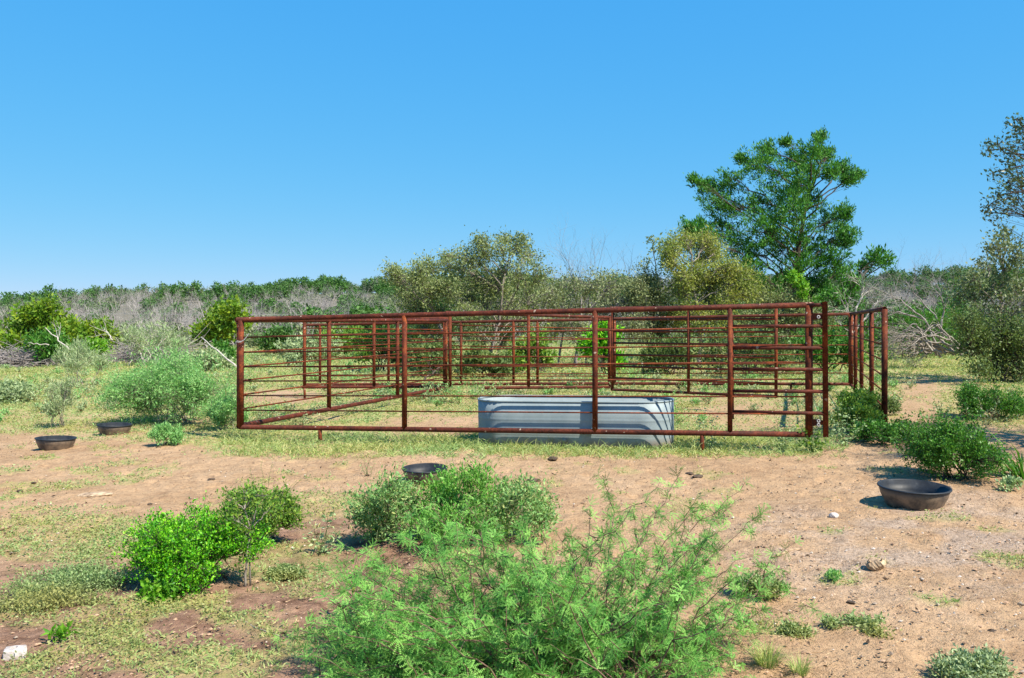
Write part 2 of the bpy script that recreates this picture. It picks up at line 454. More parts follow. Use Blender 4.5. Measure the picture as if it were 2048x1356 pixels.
def make_ground():
    xs = axis(-6.5, 6.5, 0.034, -420, 420); ys = axis(3.1, 11.5, 0.034, -40, 620, 1.08)
    X, Y = np.meshgrid(xs, ys)
    Z = gz(X, Y)
    cv = cover(X, Y)
    # hoof-broken soil in the bare places
    Z = Z + (fbm(X * 9, Y * 9, 55, 3) - 0.5) * 0.034 * (Y < 16) * (1 - 0.5 * cv)
    rg = np.random.default_rng(17)
    for _ in range(1100):                        # hoof prints pressed into the soil
        hx, hy = rg.uniform(-6, 6), 3.3 + 7.5 * rg.random() ** 0.8; r = rg.uniform(0.045, 0.075)
        i0, i1 = np.searchsorted(xs, (hx - 2 * r, hx + 2 * r)); j0, j1 = np.searchsorted(ys, (hy - 2 * r, hy + 2 * r))
        q = np.hypot(X[j0:j1, i0:i1] - hx, (Y[j0:j1, i0:i1] - hy) * rg.uniform(0.8, 1.2)) / r
        Z[j0:j1, i0:i1] += rg.uniform(0.006, 0.018) * (-np.exp(-(q * 1.1) ** 4) + 0.45 * np.exp(-((q - 1.35) / 0.3) ** 2))
    nx, ny = len(xs), len(ys)
    i = np.arange(nx * ny).reshape(ny, nx)
    q = np.stack([i[:-1, :-1], i[:-1, 1:], i[1:, 1:], i[1:, :-1]], -1).reshape(-1, 4)
    mb = MB(); mb.add(np.stack([X, Y, Z], -1), q)
    m, t, b = mat_new('soil')
    o = mb.build('ground', m, smooth=True)
    at = o.data.attributes.new('growth', 'FLOAT', 'POINT')
    at.data.foreach_set('value', cv.ravel().astype(np.float32))
    px, py, d = proj(X, Y, np.zeros_like(X))
    gr = np.clip(1.2 * ell(px, py, 1850, 1085, 480, 130), 0, 1) * sstep(0.32, 0.66, fbm(X * 2.2, Y * 2.2, 91, 4)) * (Y > 1) * 0.55
    br = np.clip(sstep(1040, 1180, py) * sstep(1250, 700, px) + 1.2 * ell(px, py, 640, 1080, 330, 70), 0, 1) * (Y > 1)
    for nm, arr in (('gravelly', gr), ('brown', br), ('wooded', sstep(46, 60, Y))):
        a2 = o.data.attributes.new(nm, 'FLOAT', 'POINT'); a2.data.foreach_set('value', arr.ravel().astype(np.float32))
    tc = t.nodes.new('ShaderNodeTexCoord')
    def noise(sc, det=5.0, ro=0.6):
        n = nd(t, 'ShaderNodeTexNoise', Scale=sc, Detail=det, Roughness=ro)
        t.links.new(tc.outputs['Object'], n.inputs['Vector']); return n.outputs[0]
    nb, nm_, nf, nff = noise(0.7), noise(6.0, 6.0, 0.7), noise(34.0, 4.0), noise(120.0, 3.0)
    soil = ramp(t, nb, [(0.3, (0.315, 0.2, 0.115)), (0.55, (0.385, 0.256, 0.153)), (0.75, (0.43, 0.295, 0.187))])
    def attr(nm):
        a = nd(t, 'ShaderNodeAttribute', attribute_name=nm); return a.outputs['Fac']
    brown = ramp(t, nm_, [(0.3, (0.14, 0.08, 0.055)), (0.7, (0.31, 0.19, 0.13))])
    soil = mixc(t, attr('brown'), soil, brown)
    grav = ramp(t, nf, [(0.35, (0.24, 0.19, 0.155)), (0.65, (0.41, 0.34, 0.295))])
    soil = mixc(t, attr('gravelly'), soil, grav)
    mott = ramp(t, nm_, [(0.3, (0.74, 0.70, 0.68)), (0.5, (1, 1, 1)), (0.75, (1.12, 1.13, 1.14))])
    soil = mixc(t, 1.0, soil, mott, 'MULTIPLY')
    fine = ramp(t, nf, [(0.3, (0.72, 0.7, 0.68)), (0.48, (1, 1, 1)), (0.8, (1.1, 1.1, 1.1))])
    soil = mixc(t, 1.0, soil, fine, 'MULTIPLY')
    turf = ramp(t, nm_, [(0.3, (0.22, 0.23, 0.08)), (0.5, (0.34, 0.33, 0.125)), (0.72, (0.45, 0.35, 0.165))])
    fac = nd(t, 'ShaderNodeMath', operation='MULTIPLY'); t.links.new(attr('growth'), fac.inputs[0]); fac.inputs[1].default_value = 0.75
    col = mixc(t, fac.outputs[0], soil, turf)
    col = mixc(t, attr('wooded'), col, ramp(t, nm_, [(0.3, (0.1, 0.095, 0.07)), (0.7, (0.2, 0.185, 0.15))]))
    t.links.new(col, b.inputs['Base Color'])
    b.inputs['Roughness'].default_value = 0.95
    b.inputs['Specular IOR Level'].default_value = 0.1
    add = nd(t, 'ShaderNodeMath', operation='ADD'); t.links.new(nf, add.inputs[0])
    m2 = nd(t, 'ShaderNodeMath', operation='MULTIPLY'); t.links.new(nff, m2.inputs[0]); m2.inputs[1].default_value = 0.5
    t.links.new(m2.outputs[0], add.inputs[1])
    bp = nd(t, 'ShaderNodeBump', Strength=0.8, Distance=0.025)
    t.links.new(add.outputs[0], bp.inputs['Height']); t.links.new(bp.outputs[0], b.inputs['Normal'])
    return tag(o, kind='structure')
make_ground()

# ------------------------------------------------------------------ low plants, litter and pebbles (uncountable)
def scatter(rng, n, dmin, dmax, wide=1.3):
    d = dmin * (dmax / dmin) ** rng.random(n)
    x = (rng.random(n) - 0.5) * d * (2048 / F) * wide
    return x, d

def make_grass():
    rng = np.random.default_rng(5)
    x, y = scatter(rng, 270000, 3.2, 75, 1.55)
    c = cover(x, y)
    k = rng.random(len(x)) < c * (0.34 + 0.3 * sstep(7, 10, y))
    x, y, c = x[k], y[k], c[k]
    px, py, d = proj(x, y, np.zeros_like(x))
    strip = np.clip(2 * sstep(858, 876, py) * sstep(925, 905, py) * sstep(420, 480, px) * sstep(1710, 1660, px), 0, 1)
    far = sstep(11.5, 30, y)
    hgt = (0.035 + 0.05 * strip + 0.09 * far) * (0.5 + rng.random(len(x)))
    nb = 4
    # taller tufts growing under the front fence
    n2 = 9000; x2 = rng.uniform(-4.4, 4.6, n2); y2 = rng.uniform(9.2, 12.4, n2)
    px2, py2, _ = proj(x2, y2, np.zeros(n2))
    tl = sstep(868, 884, py2) * sstep(922, 906, py2) * sstep(420, 470, px2) * sstep(1715, 1650, px2) * sstep(0.3, 0.55, fbm(x2 * 1.7, y2 * 1.7, 83, 3))
    k2 = rng.random(n2) < tl
    x = np.concatenate([x, x2[k2]]); y = np.concatenate([y, y2[k2]]); far = np.concatenate([far, np.zeros(k2.sum())]); strip = np.concatenate([strip, np.ones(k2.sum())])
    hgt = np.concatenate([hgt, 0.05 + 0.12 * rng.random(k2.sum()) ** 1.5])
    P = np.repeat(np.stack([x, y, gz(x, y)], -1), nb, 0)
    H = np.repeat(hgt, nb) * (0.5 + 0.8 * rng.random(len(P)))
    W = np.repeat(0.0022 + 0.0016 * far * 3 + 0.0012 * y / 10, nb)
    P[:, :2] += rng.normal(size=(len(P), 2)) * np.repeat(0.012 + 0.03 * far + 0.01 * strip, nb)[:, None]
    D = nrm(rng.normal(size=(len(P), 3)) * np.array([0.75, 0.75, 0.15]) + np.array([0, 0, 0.75]))
    D[:, 2] = np.abs(D[:, 2])
    U, V = frame(D)
    a = rng.random(len(P)) * 6.28
    side = np.cos(a)[:, None] * U + np.sin(a)[:, None] * V
    bend = nrm(D * np.array([1.8, 1.8, 0.55]))
    m1 = P + D * (H * 0.6)[:, None]; tip = m1 + bend * (H * 0.5)[:, None]
    w = W[:, None]
    v = np.stack([P - side * w, P + side * w, m1 + side * w * .8, m1 - side * w * .8, tip], 1).reshape(-1, 3)
    b = (np.arange(len(P)) * 5)[:, None]
    mb = MB(); mb.add(v, b + np.array([0, 1, 2, 3]), b + np.array([3, 2, 4]))
    tag(mb.build('grass', M['grass']), 'short yellow green grass covering the field and growing along the pipe fence', 'grass', kind='stuff')

def make_weeds():
    rng = np.random.default_rng(6)
    x, y = scatter(rng, 220000, 3.2, 60, 1.55)
    c = cover(x, y) * sstep(0.3, 0.6, fbm(x * 0.8, y * 0.8, 63, 3))
    k = rng.random(len(x)) < c * 0.8
    x, y = x[k], y[k]
    far = sstep(11, 28, y)
    nb = 5
    P = np.repeat(np.stack([x, y, gz(x, y) + 0.006], -1), nb, 0)
    sc = np.repeat(0.019 + 0.028 * far, nb)
    P += np.abs(rng.normal(size=P.shape)) * np.array([0, 0, 1.1]) * sc[:, None] + rng.normal(size=P.shape) * np.array([1.6, 1.6, 0]) * sc[:, None]
    D = nrm(rng.normal(size=P.shape) * np.array([1, 1, 0.3]) + np.array([0, 0, 0.35]))
    L = np.repeat(0.0115 + 0.0013 * y, nb) * (0.6 + 0.8 * rng.random(len(P)))
    mb = MB(); leaves(mb, P, D, L, L * 0.5, rng)
    tag(mb.build('ground_weeds', M['weed']), 'low grey green creeping weeds spread over the soil', 'weeds', kind='stuff')

def make_litter():
    rng = np.random.default_rng(7)
    x, y = scatter(rng, 9000, 3.3, 14, 1.2)
    P = np.stack([x, y, gz(x, y) + 0.014], -1)
    a = rng.random(len(x)) * 6.28
    D = np.stack([np.cos(a), np.sin(a), rng.normal(size=len(a)) * 0.12], -1)
    L = 0.012 + 0.05 * rng.random(len(x)) ** 3
    mb = MB(); segs(mb, P, P + D * L[:, None], 0.0012, 0.0008, 3)
    tag(mb.build('straw_litter', M['straw']), 'dry straw and twig bits littering the bare soil', 'litter', kind='stuff')
    x, y = scatter(rng, 3600, 3.3, 14, 1.2)
    P = np.stack([x, y, gz(x, y) + 0.012], -1); a = rng.random(len(x)) * 6.28
    D = np.stack([np.cos(a), np.sin(a), rng.normal(size=len(a)) * 0.3], -1)
    mb = MB(); L = 0.008 + 0.03 * rng.random(len(x)) ** 3; leaves(mb, P, D, L, L * 0.55, rng, 0.2)
    tag(mb.build('dead_leaves', M['dead_leaf']), 'dark dry leaf and dung flakes scattered over the soil', 'litter', kind='stuff')
    x, y = scatter(rng, 9000, 3.3, 13, 1.2)
    px, py, d = proj(x, y, np.zeros_like(x))
    keep = rng.random(len(x)) < 0.25 + 0.75 * np.clip(1.6 * ell(px, py, 1800, 1100, 520, 200), 0, 1)
    x, y = x[keep], y[keep]
    P = np.stack([x, y, gz(x, y) + 0.006], -1); n = len(P)
    r = 0.003 + 0.011 * rng.random(n) ** 4
    o = np.array([[1, 0, 0], [0, 1, 0], [-1, 0, 0], [0, -1, 0], [0, 0, .7], [0, 0, -.7]])
    v = (P[:, None] + o[None] * r[:, None, None] * (0.6 + 0.8 * rng.random((n, 6, 1)))).reshape(-1, 3)
    tr = np.array([[0, 1, 4], [1, 2, 4], [2, 3, 4], [3, 0, 4], [1, 0, 5], [2, 1, 5], [3, 2, 5], [0, 3, 5]])
    mb = MB(); mb.add(v, t=(tr[None] + (np.arange(n) * 6)[:, None, None]).reshape(-1, 3))
    tag(mb.build('pebbles', M['gravel']), 'small pale pebbles strewn over the dirt track', 'pebbles', kind='stuff')
    x, y = scatter(rng, 15000, 3.3, 12, 1.2)
    k = rng.random(len(x)) > cover(x, y) * 0.8; k &= fbm(x * 1.4, y * 1.4, 97, 3) + rng.random(len(x)) * 0.3 > 0.55; x, y = x[k], y[k]; n = len(x)
    P = np.stack([x, y, gz(x, y) + 0.008], -1); r = 0.003 + 0.013 * rng.random(n) ** 4
    v = (P[:, None] + o[None] * np.array([1, 1, .7]) * r[:, None, None] * (0.5 + 0.9 * rng.random((n, 6, 1)))).reshape(-1, 3)
    mb = MB(); mb.add(v, t=(tr[None] + (np.arange(n) * 6)[:, None, None]).reshape(-1, 3))
    tag(mb.build('soil_clods', M['clod']), 'crumbly reddish brown soil clods broken up on the track', 'soil', kind='stuff')
def make_field_weeds():
    rng = np.random.default_rng(8)
    n = 1500; d = 11.2 * (46 / 11.2) ** rng.random(n); x = (rng.random(n) - 0.5) * d * 1.5
    c = cover(x, d); f = fbm(x * 0.5, d * 0.5, 19, 3)
    px, py, _ = proj(x, d, np.zeros(n))
    k = (rng.random(n) < c * sstep(0.35, 0.6, f)) & (py < 856); x, d = x[k], d[k]; n = len(x)
    W, L1, L2 = MB(), MB(), MB()
    for i in range(n):
        h = (0.12 + 0.3 * rng.random() ** 2) * (0.8 + 0.012 * d[i]); w = h * (0.7 + 0.7 * rng.random()); m = 12
        b = np.array([x[i], d[i], gz(x[i], d[i])])
        E = b + np.stack([rng.normal(size=m) * w * .5, rng.normal(size=m) * w * .5, h * (0.4 + 0.7 * rng.random(m))], -1)
        segs(W, np.repeat(b[None], m, 0), E, 0.0035, 0.0015)
        q = 9; u = rng.random((m, q, 1)) ** .6
        P = (b + (E[:, None] - b) * u).reshape(-1, 3) + rng.normal(size=(m * q, 3)) * 0.015
        leaves(L1 if rng.random() < .6 else L2, P, rng.normal(size=P.shape) + np.array([0, 0, .7]), 0.03 + 0.0016 * d[i], 0.010 + 0.0006 * d[i], rng)
    tag(W.build('weed_stalks', M['straw']), 'dry stalks of the tall weeds scattered in the field', 'weeds', kind='stuff')
    tag(L1.build('field_weeds', M['sage']), 'pale grey green tall weeds scattered in the field', 'weeds', kind='stuff')
    tag(L2.build('green_field_weeds', M['feather']), 'fresh green tall weeds scattered in the field', 'weeds', kind='stuff')
make_grass(); make_weeds(); make_litter(); make_field_weeds()

# ------------------------------------------------------------------ pipe fence panels
FR = [0.165, 0.306, 0.441, 0.573, 0.708, 0.843]

def pipe(name, a, b, r, parent, mat, hollow=False, sides=12, n=2):
    mb = MB(); tube(mb, np.linspace(a, b, n), r, sides, True, hollow)
    return mb.build(name, M[mat], parent, True, origin=parent.location)

def panel(name, label, L, Rr, posts, rp=0.034, rr=0.032, rb=0.0108, feet=(), ext=0.05, group='rusty pipe fence panels', fr=FR, cat='fence panel', bottom=(0, 1), rail_name='rail'):
    """L, Rr = (px, y of top rail, y of bottom rail, depth) of the two ends"""
    TL, BL_ = un(L[0], L[1], L[3]), un(L[0], L[2], L[3])
    TR, BR = un(Rr[0], Rr[1], Rr[3]), un(Rr[0], Rr[2], Rr[3])
    base = (BL_ + BR) / 2
    root = thing(name, label, cat, (base[0], base[1], 0), group)
    def P(s, t): return (TL * (1 - s) + TR * s) * (1 - t) + (BL_ * (1 - s) + BR * s) * t
    u = nrm(TR - TL)
    def par(px):           # place along the panel of a post seen at pixel column px
        lo, hi = 0.0, 1.0
        f = lambda s: proj(*[np.array(c) for c in P(s, 0.5)])[0]
        sg = 1 if f(1) > f(0) else -1
        for _ in range(40):
            mi = (lo + hi) / 2
            if (f(mi) - px) * sg < 0: lo = mi
            else: hi = mi
        return (lo + hi) / 2
    pipe('top_rail', TL - u * ext, TR + u * ext, rr, root, 'rust_rail', True, n=6)
    ub = nrm(BR - BL_)
    pipe('bottom_rail', P(bottom[0], 1) - ub * ext * 0.3, P(bottom[1], 1) + ub * ext * 0.3, rr, root, 'rust_rail', True, n=6)
    for f in fr:
        pipe(rail_name, P(0.0, f), P(1.0, f), rb, root, 'rust', sides=8)
    for p in posts:
        px, k = p if isinstance(p, tuple) else (p, 1.0)
        s = par(px)
        pipe('post', P(s, 0.0), P(s, 1.0), rp * k, root, 'rust', sides=14)
    for fx in feet:
        s = par(fx); b = P(s, 1.0)
        pipe('foot', b, np.array([b[0], b[1], gz(b[0], b[1]) - 0.05]), rp * 0.75, root, 'rust')
    return root

panel('fence_panel', 'long rusty pipe panel nearest the camera, in front of the water tank', (481, 639, 854, 11.3), (1618, 610, 869, 9.73),
      [(482, 1.12), 809, 1190, (1460, 0.85), (1618, 1.25)], feet=(640, 1404), rb=0.0092)
panel('fence_panel', 'rusty pipe panel running back from the left end of the front fence', (478, 640, 852, 11.42), (893, 641, 775, 18.0),
      [(476.5, 0.9), 658, 795, 892], feet=(848,), rr=0.035)
panel('fence_panel', 'far rusty pipe panel along the back of the pen, left of the double posts', (604, 633, 774, 17.6), (892, 637, 773, 18.3),
      [609, 748, 889], group='rusty pipe fence panels', feet=(609,), ext=0.04)
panel('fence_panel', 'back rusty pipe panel behind the water tank, between the two double posts', (896, 625, 776, 17.2), (1222, 635, 774, 18.2),
      [900, 1057, 1220], ext=0.05, bottom=(0.22, 1.0))
panel('fence_panel', 'rearmost rusty pipe fence on the left, seen through the other panels', (607, 650, 769, 20.2), (1222, 638.5, 767, 18.9),
      [640, 777, 922, 1027, 1075, 1218], rp=0.031, ext=0.0)
panel('fence_panel', 'back rusty pipe panel ending at the far right corner of the pen', (1226, 637.5, 767, 18.8), (1700, 628, 768, 17.6),
      [1229, 1700], rp=0.033, ext=0.02, bottom=(-0.14, 1.0), feet=(1582,))
panel('fence_panel', 'short rusty pipe panel on the right coming forward from the back corner', (1702, 628, 769, 17.5), (1769, 618, 853, 11.4),
      [1703, 1711, 1723, 1743, (1769, 1.15)], rp=0.035, ext=0.03)

# the half-open gate inside the pen
panel('pipe_gate', 'rusty pipe gate standing open inside the pen, right of centre', (1223, 616, 779, 15.4), (1553, 612, 793, 13.5),
      [1225, 1377, 1552], rp=0.026, rr=0.024, rb=0.019, fr=[1 / 7, 2 / 7, 3 / 7, 4 / 7, 5 / 7, 6 / 7], cat='gate', group=None, ext=0.02, rail_name='bar')
# the narrow gate hung at the right end of the front panel
def narrow_gate():
    a, b = un(1463, 610, 9.98), un(1651, 607, 9.62)
    root = thing('pipe_gate', 'narrow rusty gate of thick bars at the right end of the front fence', 'gate', ((a[0] + b[0]) / 2, (a[1] + b[1]) / 2, 0))
    for i, (yl, yr) in enumerate([(653, 652), (696, 696), (738, 739), (782, 783), (823, 827)]):
        pipe('bar', un(1463, yl, 9.98), un(1650, yr, 9.62), 0.0205, root, 'rust_rail')
    pipe('top_bar', un(1615, 610.5, 9.72), un(1650, 609.5, 9.62), 0.022, root, 'rust_rail')
    pipe('stile', un(1649.5, 603, 9.62), un(1651.5, 874, 9.62), 0.031, root, 'rust', True)
    pipe('stile', un(1463, 640, 9.99), un(1464, 838, 9.99), 0.024, root, 'rust')
    for y, rings in ((633, (634,)), (845, (842, 850))):
        h = empty('hinge', (0, 0, 0)); h.parent = root
        mb = MB()
        c0, c1 = un(1622, y, 9.70), un(1646, y, 9.64)
        zz = np.array([0, 0, 0.043]); th = nrm(np.cross(c1 - c0, zz)) * 0.006
        v = [c0 - zz - th, c1 - zz * .6 - th, c1 + zz * .6 - th, c0 + zz - th, c0 - zz + th, c1 - zz * .6 + th, c1 + zz * .6 + th, c0 + zz + th]
        mb.add(v, [(0, 1, 2, 3), (7, 6, 5, 4), (0, 4, 5, 1), (1, 5, 6, 2), (2, 6, 7, 3), (3, 7, 4, 0)])
        pl = mb.build('hinge_plate', M['rust'], h, origin=root.location)
        for ry in rings:
            mb = MB(); c = un(1637, ry, 9.62); a = np.linspace(0, 2 * math.pi, 17)
            pts = np.stack([c[0] + 0.015 * np.cos(a), np.full(17, c[1]), c[2] + 0.015 * np.sin(a)], -1)
            tube(mb, pts, 0.0058, 6)
            mb.build('pin_eye', M['chain'], h, True, origin=root.location)
narrow_gate()

def chain():
    mb = MB(); root_p = un(484, 672, 11.3)
    n = 11
    for i in range(n):
        u = i / (n - 1)
        c = un(474 + 22 * u, 683 - 14 * u + 6 * math.sin(3.14 * u), 11.2 + 0.03 * (i % 2))
        a = np.linspace(0, 2 * math.pi, 11)
        e1 = nrm(un(496, 669, 11.2) - un(474, 683, 11.2)); e2 = np.array([0, 1.0, 0]) if i % 2 else np.array([0.5, 0, 0.85])
        tube(mb, c + 0.017 * np.cos(a)[:, None] * e1 + 0.009 * np.sin(a)[:, None] * e2, 0.0024, 5)
    tag(mb.build('chain', M['chain'], smooth=True), 'steel chain tied round the top of the left front fence post', 'chain')
chain()

# ------------------------------------------------------------------ stock tank
def stock_tank():
    a, b = un(957, 842, 11.02), un(1348, 842, 10.50)
    ax = nrm(np.array([b[0] - a[0], b[1] - a[1], 0])); ay = np.array([-ax[1], ax[0], 0])
    Lh = np.linalg.norm((b - a)[:2]) / 2
    rad = 0.40
    c = (a + b) / 2; c = np.array([c[0], c[1], 0])
    f0, f1 = un(481, 700, 11.3), un(1618, 700, 9.73); fd = nrm(np.array([f1[0] - f0[0], f1[1] - f0[1], 0])); fn = np.array([-fd[1], fd[0], 0])
    c = c + fn * (rad + 0.040 - np.dot(c - f0 * np.array([1, 1, 0]), fn)); ax, ay = fd, fn
    Hh = 0.555
    root = thing('stock_tank', 'long oval galvanized steel water tank behind the front fence panel', 'water tank', (c[0], c[1], 0.0))
    root.rotation_euler.z = math.atan2(ax[1], ax[0])
    def outline(off, n=20):
        p = []
        rr = rad + off; w = Lh - rad
        for k in range(n + 1):
            t = -math.pi / 2 + math.pi * k / n; p.append((w + rr * math.cos(t), rr * math.sin(t)))
        for k in range(n + 1):
            t = math.pi / 2 + math.pi * k / n; p.append((-w + rr * math.cos(t), rr * math.sin(t)))
        return p
    prof = [(-0.012, 0.0), (0, 0.02)]
    for zc in (0.16, 0.335):
        for k in range(9):
            t = -1 + 2 * k / 8; prof.append((0.0028 * (1 + math.cos(math.pi * t)) / 2, zc + t * 0.028))
    prof.append((0, Hh))
    prof += [(-0.006, Hh)] + [(-0.006, 0.02)]
    rings = [outline(o) for o, z in prof]; n = len(rings[0])
    v = [(x, y, z) for (o, z), r in zip(prof, rings) for x, y in r]
    q = [(i * n + k, i * n + (k + 1) % n, (i + 1) * n + (k + 1) % n, (i + 1) * n + k) for i in range(len(prof) - 1) for k in range(n)]
    v.append((0, 0, 0.02)); ci = len(v) - 1; i = len(prof) - 1
    t = [(i * n + k, i * n + (k + 1) % n, ci) for k in range(n)]
    mb = MB(); mb.add(v, q, t); mb.build('tank_body', M['tank'], root, True)
    mb = MB(); o = outline(-0.003); pts = np.array([(x, y, Hh + 0.004) for x, y in o] + [(o[0][0], o[0][1], Hh + 0.004)])
    tube(mb, pts, 0.0115, 8, False); mb.build('rolled_rim', M['tank'], root, True)
    mb = MB(); tube(mb, [(-Lh * .05, -rad - 0.004, 0.09), (-Lh * .05, -rad - 0.03, 0.09)], 0.03, 12); mb.build('drain_plug', M['tank'], root, True)
stock_tank()

# ------------------------------------------------------------------ rubber feed bowls
def feed_bowl(px, py, dia, h, label, tilt=(0, 0)):
    p = gnd(px, py); r = dia / 2
    root = thing('feed_bowl', label, 'feed bowl', (p[0], p[1], p[2] - 0.004), 'black rubber feed bowls')
    root.rotation_euler = (R(tilt[0]), R(tilt[1]), 0)
    rb = r * 0.78
    out = [(0, 0.0), (rb * .9, 0.0), (rb * .97, 0.006), (rb, 0.022), (rb + (r - rb) * .55, h * .55), (r * .955, h * .9), (r * .958, h * .92), (r * .995, h * .925), (r, h * .96), (r * .985, h)]
    inn = [(r * .945, h), (r * .925, h * .97), (rb + (r - rb) * .3, h * .5), (rb * .94, 0.035), (rb * .8, 0.02), (0, 0.018)]
    n = 48
    def lathe(pr, nm):
        a = np.linspace(0, 2 * math.pi, n, endpoint=False)
        v = np.stack([np.array([(rr * math.cos(t), rr * math.sin(t), z) for t in a]) for rr, z in pr])
        q = [(i * n + k, i * n + (k + 1) % n, (i + 1) * n + (k + 1) % n, (i + 1) * n + k) for i in range(len(pr) - 1) for k in range(n)]
        mb = MB(); mb.add(v, q); return mb
    o = lathe(out[:6] + inn[1:], 'bowl').build('bowl_body', M['rubber'], root, True)
    o.data.materials.append(M['rubber_clean'])
    mi = np.zeros(len(o.data.polygons), np.int32); mi[6 * n:] = 1; o.data.polygons.foreach_set('material_index', mi)
    rim = [(r * .925, h * .93)] + out[6:] + inn[:1] + [(r * .925, h * .93)]
    lathe(rim, 'rim').build('rim', M['rubber_clean'], root, True)
feed_bowl(1827, 1007, 0.57, 0.168, 'largest black rubber feed bowl, on bare dirt at the right', (1.5, 1.0))
feed_bowl(111, 897, 0.485, 0.15, 'leftmost black rubber feed bowl with a mud streaked side', (-1, 3))
feed_bowl(229, 870, 0.475, 0.15, 'black rubber feed bowl beside the feathery green bush', (0, 2.5))
feed_bowl(850, 962, 0.45, 0.14, 'black rubber feed bowl half hidden behind weeds in the middle', (2, 0))

# ------------------------------------------------------------------ plants
def bez(a, c, b, n):
    t = np.linspace(0, 1, n)[:, None]
    return a * (1 - t) ** 2 + 2 * c * t * (1 - t) + b * t ** 2

def grow(root, rng, base, clumps, leaf, wood, trunk=None, tr=0.1, ntw=40, nl=20, ll=0.06, lw=0.03, spread=0.08, up=0.3, twr=0.006,
         foliage='foliage', limb='trunk', fold=0.0, pinch=0.5, droop=0.0, limb_r=0.3, sides=6, wiggle=0.06, shoot=0.1, bare=0.0):
    """wood from the base into each clump, twigs inside the clump, leaves along the twigs"""
    base = np.asarray(base, float)
    W = MB(); Lf = MB()
    if trunk is not None:
        T = np.asarray(trunk, float)
        s = np.linspace(0, len(T) - 1, 4 * len(T)); TT = np.stack([np.interp(s, np.arange(len(T)), T[:, k]) for k in range(3)], -1)
        TT[1:-1] += rng.normal(size=(len(TT) - 2, 3)) * tr * 0.25
        tube(W, TT, np.linspace(tr, tr * 0.3, len(TT)), sides + 2)
    for (c, r, *k) in clumps:
        kk = k[0] if k else 1.0
        c = np.asarray(c, float); r = np.broadcast_to(np.asarray(r, float), (3,))
        if trunk is not None:
            dz = c[2] - np.linalg.norm(c[:2] - base[:2]) * 0.6 - 0.3 * r[2]
            i = int(np.clip(np.argmin(np.abs(TT[:, 2] - dz)), 1, len(TT) - 1)); st = TT[i]; r0 = max(tr * limb_r, twr * 1.5)
        else:
            st = base + rng.normal(size=3) * np.array([1, 1, 0]) * tr; r0 = max(twr * 2.2, tr * limb_r)
        mid = (st + c) / 2 + np.array([0, 0, np.linalg.norm(c - st) * 0.12]) + rng.normal(size=3) * np.linalg.norm(c - st) * 0.08
        pts = bez(st, mid, c, 8); pts[1:-1] += rng.normal(size=(6, 3)) * np.linalg.norm(c - st) * wiggle * 0.4
        tube(W, pts, np.linspace(r0, twr, 8), sides)
        n = max(int(ntw * kk), 3)
        E = c + ball(rng, n, 0.45) * r * np.where(rng.random((n, 1)) < shoot, 1.2 + 0.45 * rng.random((n, 1)), 1.0)
        ti = rng.integers(4, 8, n)
        A = pts[ti]
        Mi = (A + E) / 2 + rng.normal(size=(n, 3)) * r * 0.12 + np.array([0, 0, 0.08]) * r[2]
        segs(W, A, Mi, twr * 0.8, twr * 0.55); segs(W, Mi, E, twr * 0.55, twr * 0.25)
        if bare:
            kb = rng.random(n) < bare
            dv = nrm(E - A)[kb] + rng.normal(size=(kb.sum(), 3)) * 0.35 + np.array([0, 0, 0.3])
            segs(W, E[kb], E[kb] + dv * r[0] * 0.38 * (0.4 + rng.random((kb.sum(), 1))), twr * 0.28, twr * 0.12)
        nn = n * nl
        idx = np.repeat(np.arange(n), nl); u = rng.random(nn)[:, None] ** pinch
        P = Mi[idx] * (1 - u) + E[idx] * u + rng.normal(size=(nn, 3)) * spread * np.array([1, 1, 0.8])
        D = nrm(E - A)[idx] * 0.5 + rng.normal(size=(nn, 3)) * 0.7 + np.array([0, 0, up - droop])
        sz = 0.45 + 1.05 * rng.random(nn)
        P[:, 2] = np.maximum(P[:, 2], 0.01) if base[2] < 2 else P[:, 2]
        leaves(Lf, P, D, ll * sz, lw * sz, rng, fold)
    W.build(limb, wood, root, True, origin=root.location)
    if Lf.n: Lf.build(foliage, leaf, root, origin=root.location)

def px_clumps(rng, lst, d, deep=0.6, squash=1.0):
    out = []
    for e in lst:
        x, y, r = e[:3]; k = e[3] if len(e) > 3 else 1.0
        rr = r * d / F
        p = un(x, y, d + rng.normal() * deep + (e[4] if len(e) > 4 else 0.0))
        out.append((p, (rr, rr, rr * squash), k))
    return out

def tree(name, label, cat, bx, by, d, lst, leaf, wood, trunk_px=None, seed=1, deep=0.7, group=None, **kw):
    rng = np.random.default_rng(seed)
    b = un(bx, by, d); b[2] = gz(b[0], b[1]) - 0.03
    root = thing(name, label, cat, b, group)
    tp = None
    if trunk_px: tp = [b] + [un(x, y, d + rng.normal() * 0.1) for x, y in trunk_px]
    grow(root, rng, b, px_clumps(rng, lst, d, deep), M[leaf], M[wood], tp, **kw)
    return root

def bare_mb(rng, mb, p, d, L, r, depth, spreadf=0.55, upf=0.12, kids=(2, 4), shrink=0.68):
    A, B, RA, RB = [], [], [], []
    st = [(np.asarray(p, float), nrm(d), L, r, depth)]
    while st:
        p, d, L, r, k = st.pop()
        n = 3
        for i in range(n):
            d = nrm(d + rng.normal(size=3) * 0.17 + np.array([0, 0, upf * 0.3]))
            q = p + d * L / n; r2 = r * 0.86
            A.append(p); B.append(q); RA.append(r); RB.append(r2); p, r = q, r2
            if k > 0 and i >= (1 if k > 2 else 0):
                for _ in range(rng.integers(kids[0], kids[1]) if i == n - 1 else 1):
                    nd_ = nrm(d + rng.normal(size=3) * spreadf + np.array([0, 0, upf]))
                    st.append((p, nd_, L * shrink * (0.7 + 0.5 * rng.random()), r * 0.62, k - 1))
    segs(mb, np.array(A), np.array(B), np.array(RA), np.array(RB), 3)

